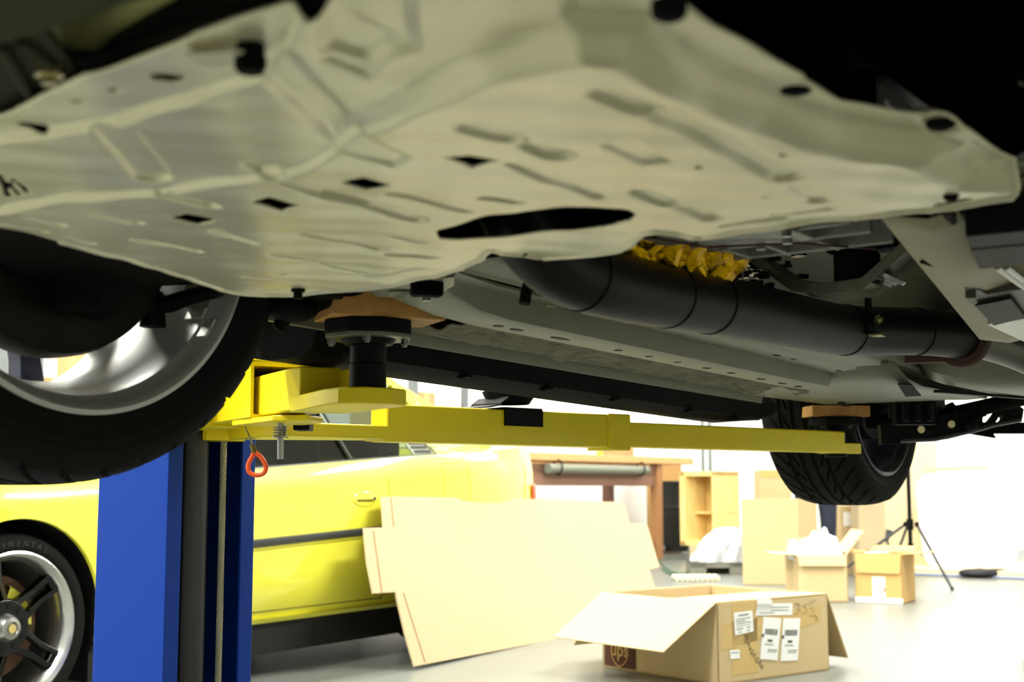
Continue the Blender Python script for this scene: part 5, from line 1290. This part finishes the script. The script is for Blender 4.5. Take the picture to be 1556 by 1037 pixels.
def bench_item(name, px0, px1, py0, d, dep, h, m, label, cat):
    a = at_z((px0+px1)/2, 690, ZB); y0 = at_d(px0, 690, d); y1 = at_d(px1, 690, d)
    o = MB().box((XB-.28, (y0.y+y1.y)/2, ZB+h/2+.001), (dep, abs(y1.y-y0.y)*1.25+.05, h)).build(name, m, None, bevel=.002); return tag(o, label, cat)
bench_item('paper_stack', 828, 890, 0, 12.2, .25, .03, WHITE, 'white paper stack at the near end of the workbench', 'papers')
bench_item('blue_folder', 908, 970, 0, 13.0, .28, .035, mat('pale_blue_card', (176, 214, 226), .6), 'pale blue folder lying on the workbench', 'folder')
bench_item('bench_box', 990, 1026, 0, 13.6, .3, .17, mat('bench_box_board', (176, 140, 96), .8), 'brown box with white papers at the far end of the workbench', 'box')
bench_item('yellow_block', 985, 990, 0, 13.3, .05, .05, mat('yellow_note', (240, 226, 60), .6), 'small yellow note pad beside the brown bench box', 'note pad')
# under the bench
p = at_d(852, 752, 12.4); b = MB(); b.box((XB-.4, p.y+.1, .265), (.4, .34, .18)); o = b.build('parts_bin', mat('cream_bin', (226, 220, 180), .6), None, bevel=.006); tag(o, 'cream bin on the shelf under the workbench', 'bin')
b = MB(); b.box((XB-.4, p.y+.75, .32), (.4, .4, .29)); o = b.build('storage_box', mat('white_bin', (240, 240, 240), .6), None, bevel=.006); tag(o, 'white storage box on the shelf under the workbench', 'box')
# black wheeled bin
wbn = empty('wheelie_bin', tuple(cw((1021-778)/F*15.5, 15.5)), 'black wheeled bin between the workbench and the wooden crate', 'bin')
c = cw((1021-778)/F*15.5, 15.5); b = MB(); rows = []
for z, s in [(.02, .17), (.05, .18), (.50, .195), (.51, .205), (.54, .205), (.55, .197), (.80, .205), (.82, .215), (.83, .21), (.83, .0)]:
    rows.append([c+V((s*math.copysign(abs(math.cos(t))**.55, math.cos(t)), s*math.copysign(abs(math.sin(t))**.55, math.sin(t)), z)) for t in np.linspace(0, 2*PI, 32, endpoint=False)])
b.grid(rows, True); b.f.append(tuple(range(32))); b.m.append(0)
bn = b.build('bin_body', mat('bin_black_plastic', (40, 42, 40), .5), wbn)
for s in (-1, 1): MB().cyl(c+_rt*.15*s-FH*.16+V((0,0,.05)), c+_rt*(.15*s+.03)-FH*.16+V((0,0,.05)), .045, n=20).build('caster', mat('grey_caster', (130, 130, 130), .4), wbn)
# wooden crate on a low board, open side showing
d_ = 14.0
a = cw((1031-778)/F*d_, d_); c = cw((1087-778)/F*d_, d_); dpv = (Matrix.Rotation(-.75, 3, 'Z') @ FH)*.42
zc0, zc1 = .15, .75+(741.8-717)/F*d_
cr = empty('wooden_crate', tuple((a+c)/2+dpv/2+V((0, 0, zc0))), 'pale open wooden crate turned on its side beside the black bin', 'crate')
PLY = mat('crate_pine', (236, 206, 134), .6, var=.5, vscale=3, rgb2=(222, 180, 92), stretch=(6, 6, 1.2))
hz = zc1-zc0; ax_ = (c-a).normalized(); wd = (c-a).length
def panel(o, u, v, w, name): return MB().prism([o, o+u, o+u+v, o+v], w).build(name, PLY, cr, bevel=.003)
z0v = V((0, 0, zc0)); hv = V((0, 0, hz))
panel(a+z0v, ax_*.055, hv, dpv, 'side_panel'); panel(c+z0v-ax_*.055, ax_*.055, hv, dpv, 'side_panel'); panel(a+z0v, ax_*wd, dpv, V((0, 0, .05)), 'bottom_panel'); panel(a+z0v+hv-V((0,0,.05)), ax_*wd, dpv, V((0, 0, .05)), 'top_panel'); panel(a+z0v+dpv*.95, ax_*wd, hv, dpv*.05, 'back_panel'); panel(a+z0v+V((0,0,hz*.42))+dpv*.4, ax_*wd, V((0,0,.02)), dpv*.5, 'inner_shelf')
o = MB().prism([a+ax_*.10-dpv*.02, c+ax_*.10-dpv*.02, c+dpv+ax_*.1, a+dpv+ax_*.1], V((0, 0, zc0-.001))).build('low_box', CARDL, None, bevel=.004); tag(o, 'low pale box on the floor carrying the wooden crate', 'box')
# thin stand behind the crate
c = cw((1067-778)/F*14.9, 14.9); o = MB().cyl(c, c+V((0,0,1.6)), .018).cyl(c+V((.09,0,0)), c+V((.09,0,1.6)), .02).box(c+V((.04,0,.015)), (.3, .3, .03)).box(c+V((.04,0,1.55)), (.2, .06, .05)).build('equipment_stand', mat('grey_green_pole', (120, 132, 126), .5)); tag(o, 'slim grey green stand rising behind the wooden crate', 'stand')
# white plastic bag on a grey concrete block
d_ = .75*F/(871-741.8); a = cw((1045-778)/F*d_, d_); c = cw((1128-778)/F*d_, d_); n = V((-(c-a).y, (c-a).x, 0)).normalized(); n = n if n.dot(FH) > 0 else -n
GB = mat('grey_block', (132, 130, 118), .85, var=.5, vscale=12, rgb2=(104, 102, 92), bump=.4, bscale=60)
b = MB(); L_ = (c-a).length; u = (c-a).normalized(); hb_ = .10
b.prism([a, a+u*L_*.30, a+u*L_*.30+n*.28, a+n*.28], V((0,0,hb_))); b.prism([a+u*L_*.72, c, c+n*.28, a+u*L_*.72+n*.28], V((0,0,hb_))); b.prism([a+V((0,0,.055)), c+V((0,0,.055)), c+n*.28+V((0,0,.055)), a+n*.28+V((0,0,.055))], V((0,0,hb_-.055)))
b.prism([a+n*.2, c+n*.2, c+n*.28, a+n*.28], V((0,0,hb_)))
o = b.build('concrete_block', GB, None, bevel=.004); tag(o, 'low grey slotted block under the white plastic bag', 'block')
rows = []; r6 = random.Random(11); c0 = a+u*L_*.58+n*.14+V((0,0,hb_))
for i in range(26):
    t = i/25*PI/2; r = []
    for j in range(44):
        p = 2*PI*j/44
        rr = math.cos(t)**.75*(1+.13*math.sin(5*p+3*t)+.09*math.sin(9*p-5*t)+.06*math.sin(17*p+t*9))
        r.append(c0+u*(rr*.215*math.cos(p)+.09*math.sin(t))+n*(rr*.15*math.sin(p))+V((0, 0, .003+.30*math.sin(t)**.8*(1+.08*math.sin(7*p+t*6)*math.cos(t)))))
    rows.append(r)
BAG = mat('white_plastic_bag', (205, 207, 209), .35, bump=.9, bscale=22)
o = MB().grid(rows, True).build('plastic_bag', BAG, None, smooth=35); tag(o, 'crumpled white plastic bag heaped on the grey block', 'plastic bag')
# ribbed mat and green cord
d_ = .75*F/(881-741.8); a = cw((1022-778)/F*d_, d_); c = cw((1090-778)/F*d_, d_); b = MB(); u = (c-a).normalized(); n = FH
for k in range(9):
    p = a.lerp(c, (k+.5)/9); b.tube([p+V((0,0,.022)), p+n*.08+V((0,0,.028)), p+n*.2+V((0,0,.024))], .0215, n=10)
o = b.build('rolled_mat', mat('cream_foam', (226, 216, 186), .8), None); tag(o, 'cream ribbed foam pad on the floor before the grey block', 'foam pad')
b = MB(); pts_ = [FW(px, py) for px, py in [(1002, 852), (1008, 861), (1016, 868), (1028, 873), (1042, 873), (1054, 871), (1036, 876), (1018, 874), (1006, 866)]]
b.tube(spl([p+V((0,0,.009)) for p in pts_], 5), .008, n=8); o = b.build('extension_cord', mat('green_cord', (70, 104, 76), .6)); tag(o, 'green extension cord trailing on the floor near the foam pad', 'cord')
# crumpled paper at the right edge
c = FW(1566, 1014); b = MB(); r8 = random.Random(2); rows = []
for i in range(9):
    t = PI*i/8; rows.append([c+V((.05*math.sin(t)*math.cos(p)*r8.uniform(.8, 1.1), .05*math.sin(t)*math.sin(p)*r8.uniform(.8, 1.1), .05-.049*math.cos(t))) for p in np.linspace(0, 2*PI, 14, endpoint=False)])
o = b.grid(rows, True).build('crumpled_paper', WHITE, None, smooth=10); tag(o, 'crumpled white paper on the floor at the right edge', 'paper')
# ------------------------------------------------------------------ storage rack along the wall with cartons
XR = -7.0
rk = empty('storage_rack', (XR-.3, 6.8, 0), 'grey steel storage rack along the wall behind the coupe', 'rack')
RG = mat('rack_grey_steel', (120, 124, 128), .45, metal=.3)
upy = [at_x(4, 560, XR).y, at_x(57, 560, XR).y, at_x(706, 600, XR).y, at_x(629, 600, XR).y, (at_x(57, 560, XR).y+at_x(629, 600, XR).y)/2]
for y in upy:
    b = MB()
    for x in (XR, XR-.6):
        b.box((x, y, 1.1), (.05, .055, 2.2))
        for z in np.arange(.2, 2.1, .10): b.box((x+.026, y, z), (.002, .02, .035))
    for z in (.3, .7): b.bar((XR, y, z), (XR-.6, y, z+.4), .02, .02)
    b.build('upright', RG, rk)
zsft = .75+(741.8-574)/F*((at_x(30, 570, XR)-CAM).dot(FH)); zs2 = 1.455
for y0, y1, z in ((min(upy)-.3, at_x(57, 560, XR).y, zsft), (at_x(57, 560, XR).y, max(upy), zs2-.25), (min(upy), max(upy), .45)):
    b = MB(); b.box((XR, (y0+y1)/2, z-.04), (.04, y1-y0, .08)).box((XR-.6, (y0+y1)/2, z-.04), (.04, y1-y0, .08)); b.box((XR-.3, (y0+y1)/2, z-.008), (.58, y1-y0-.06, .016)); b.build('shelf', RG, rk)
def rack_box(px0, px1, pytop, zb, label, m=CARD, lab=False, xo=.05):
    y0 = at_x(px0, 580, XR-xo).y; y1 = at_x(px1, 580, XR-xo).y; d = (at_x((px0+px1)/2, 600, XR-xo)-CAM).dot(FH); zt = .75+(741.8-pytop)/F*d
    root = empty('rack_carton', (XR-xo-.22, (y0+y1)/2, zb), label, 'cardboard box', 'cartons on the storage rack')
    bb = MB().box((XR-xo-.22, (y0+y1)/2, (zb+zt)/2+.001), (.44, y1-y0, zt-zb)).build('box_body', m, root, bevel=.004)
    if lab: MB().box((XR-xo+.001, y0+(y1-y0)*.10, zb+(zt-zb)*.62), (.002, .13, .12)).build('address_label', LAB, bb)
    MB().box((XR-xo+.0005, y0+(y1-y0)*.5, (zb+zt)/2), (.001, .06, zt-zb)).build('packing_tape', TAPE, bb)
TANB = mat('warm_cardboard', (180, 150, 104), .8, var=.2, vscale=3, rgb2=(166, 136, 92))
rack_box(62, 152, 520, zs2-.25, 'large tan carton with a white label seen through the front wheel', TANB, True)
rack_box(160, 420, 500, zs2-.25, 'long tan carton on the rack behind the front wheel', TANB)
rack_box(593, 626, 597, zs2-.25, 'tan carton on the rack left of the slotted post', CARD)
rack_box(634, 662, 597, zs2-.25, 'tan carton on the rack right of the grey post', TANB)
rack_box(6, 50, 590, .45, 'carton low on the rack by its first post', CARD)
# ------------------------------------------------------------------ person standing behind the cartons; only a dark trouser leg shows
def person():
    g = cw((1236-778)/F*11.25, 11.25)
    fdir = -FH; rdir = -_rt         # faces the camera
    def J(r, f, z): return g+rdir*r+fdir*f+V((0, 0, z))
    root = empty('person', tuple(g), 'person in dark navy trousers standing behind the tall carton', 'person')
    nodes = {'pel': (J(0, 0, .95), .135), 'wst': (J(0, .01, 1.08), .125), 'chs': (J(0, .01, 1.28), .150), 'shl': (J(0, 0, 1.40), .11), 'nck': (J(0, .01, 1.50), .055), 'hd0': (J(0, .03, 1.58), .075), 'hd1': (J(0, .035, 1.67), .088), 'hd2': (J(0, .02, 1.74), .07)}
    ed = [('pel', 'wst'), ('wst', 'chs'), ('chs', 'shl'), ('shl', 'nck'), ('nck', 'hd0'), ('hd0', 'hd1'), ('hd1', 'hd2')]
    for s, k in ((-1, 'l'), (1, 'r')):
        nodes.update({k+'hip': (J(s*.09, 0, .88), .095), k+'kne': (J(s*.10, .02, .48), .060), k+'ank': (J(s*.10, 0, .09), .040), k+'toe': (J(s*.11, .15, .035), .032),
            k+'sho': (J(s*.19, 0, 1.39), .062), k+'elb': (J(s*.22, .0, 1.12), .043), k+'wri': (J(s*.17, .16, .98), .030), k+'plm': (J(s*.14, .22, .97), .030)})
        ed += [('pel', k+'hip'), (k+'hip', k+'kne'), (k+'kne', k+'ank'), (k+'ank', k+'toe'), ('shl', k+'sho'), (k+'sho', k+'elb'), (k+'elb', k+'wri'), (k+'wri', k+'plm')]
        for i in range(5):
            off = V(rdir*(.016*(i-1.5)))*1.0 if i < 4 else rdir*(-s*.035)
            p = J(s*.14, .22, .97)+off; q = p+fdir*(.04 if i < 4 else .02)+V((0, 0, -.012)); e = q+fdir*(.015)+V((0, 0, -.028)) 
            nodes[k+'f%d' % i] = (q, .009); nodes[k+'g%d' % i] = (e, .008); ed += [(k+'plm', k+'f%d' % i), (k+'f%d' % i, k+'g%d' % i)]
    def skin(name, keys, grow, m, parent, cut=None):
        ks = [k for k in nodes if k in keys]; me = bpy.data.meshes.new(name); ix = {k: i for i, k in enumerate(ks)}; inv = wm(root).inverted()
        me.from_pydata([tuple(inv @ nodes[k][0]) for k in ks], [(ix[a], ix[b_]) for a, b_ in ed if a in ix and b_ in ix], [])
        o = bpy.data.objects.new(name, me); C.objects.link(o); o.parent = parent; me.materials.append(m)
        md = o.modifiers.new('skin', 'SKIN'); md.use_smooth_shade = True
        for k in ks: v = me.skin_vertices[0].data[ix[k]]; v.radius = (nodes[k][1]+grow,)*2; v.use_root = False
        me.skin_vertices[0].data[0].use_root = True
        sb = o.modifiers.new('sub', 'SUBSURF'); sb.levels = 2; sb.render_levels = 2
        WM[o.name] = wm(root)
        return o
    skinm = mat('skin_tone', (206, 160, 130), .55)
    bd = skin('body', set(nodes), 0, skinm, root)
    skin('trousers', {'pel', 'lhip', 'lkne', 'lank', 'rhip', 'rkne', 'rank'}, .014, mat('navy_trousers', (46, 48, 66), .85, var=.6, vscale=9, rgb2=(30, 31, 44), bump=.6, bscale=30), bd)
    skin('shirt', {'pel', 'wst', 'chs', 'shl', 'lsho', 'rsho', 'lelb', 'relb'}, .012, mat('dark_shirt', (44, 46, 50), .85), bd)
    b = MB(); hc = J(0, .035, 1.66)
    b.ball(hc+V((0, 0, .045))-fdir*.015, .098, sc=(1, 1, .85)); b.build('hair', mat('brown_hair', (52, 38, 28), .8), bd)
    b = MB()
    for s in (-1, 1): b.ball(J(s*.032, .115, 1.665), .011)
    b.build('eyes', WHITE, bd)
    b = MB(); b.ball(J(0, .13, 1.635), .015, sc=(.8, 1, 1.4)); b.ball(J(-.088, .03, 1.65), .02, sc=(.5, .8, 1.4)); b.ball(J(.088, .03, 1.65), .02, sc=(.5, .8, 1.4)); b.build('nose_and_ears', skinm, bd)
    MB().ball(J(0, .112, 1.595), .018, sc=(1.3, .5, .4)).build('mouth', mat('lip_tone', (160, 90, 80), .5), bd)
    for s in (-1, 1): MB().ball(J(s*.105, .07, .042), .06, sc=(.8, 1.0, .62)).build('shoe', BLK, bd)
person()
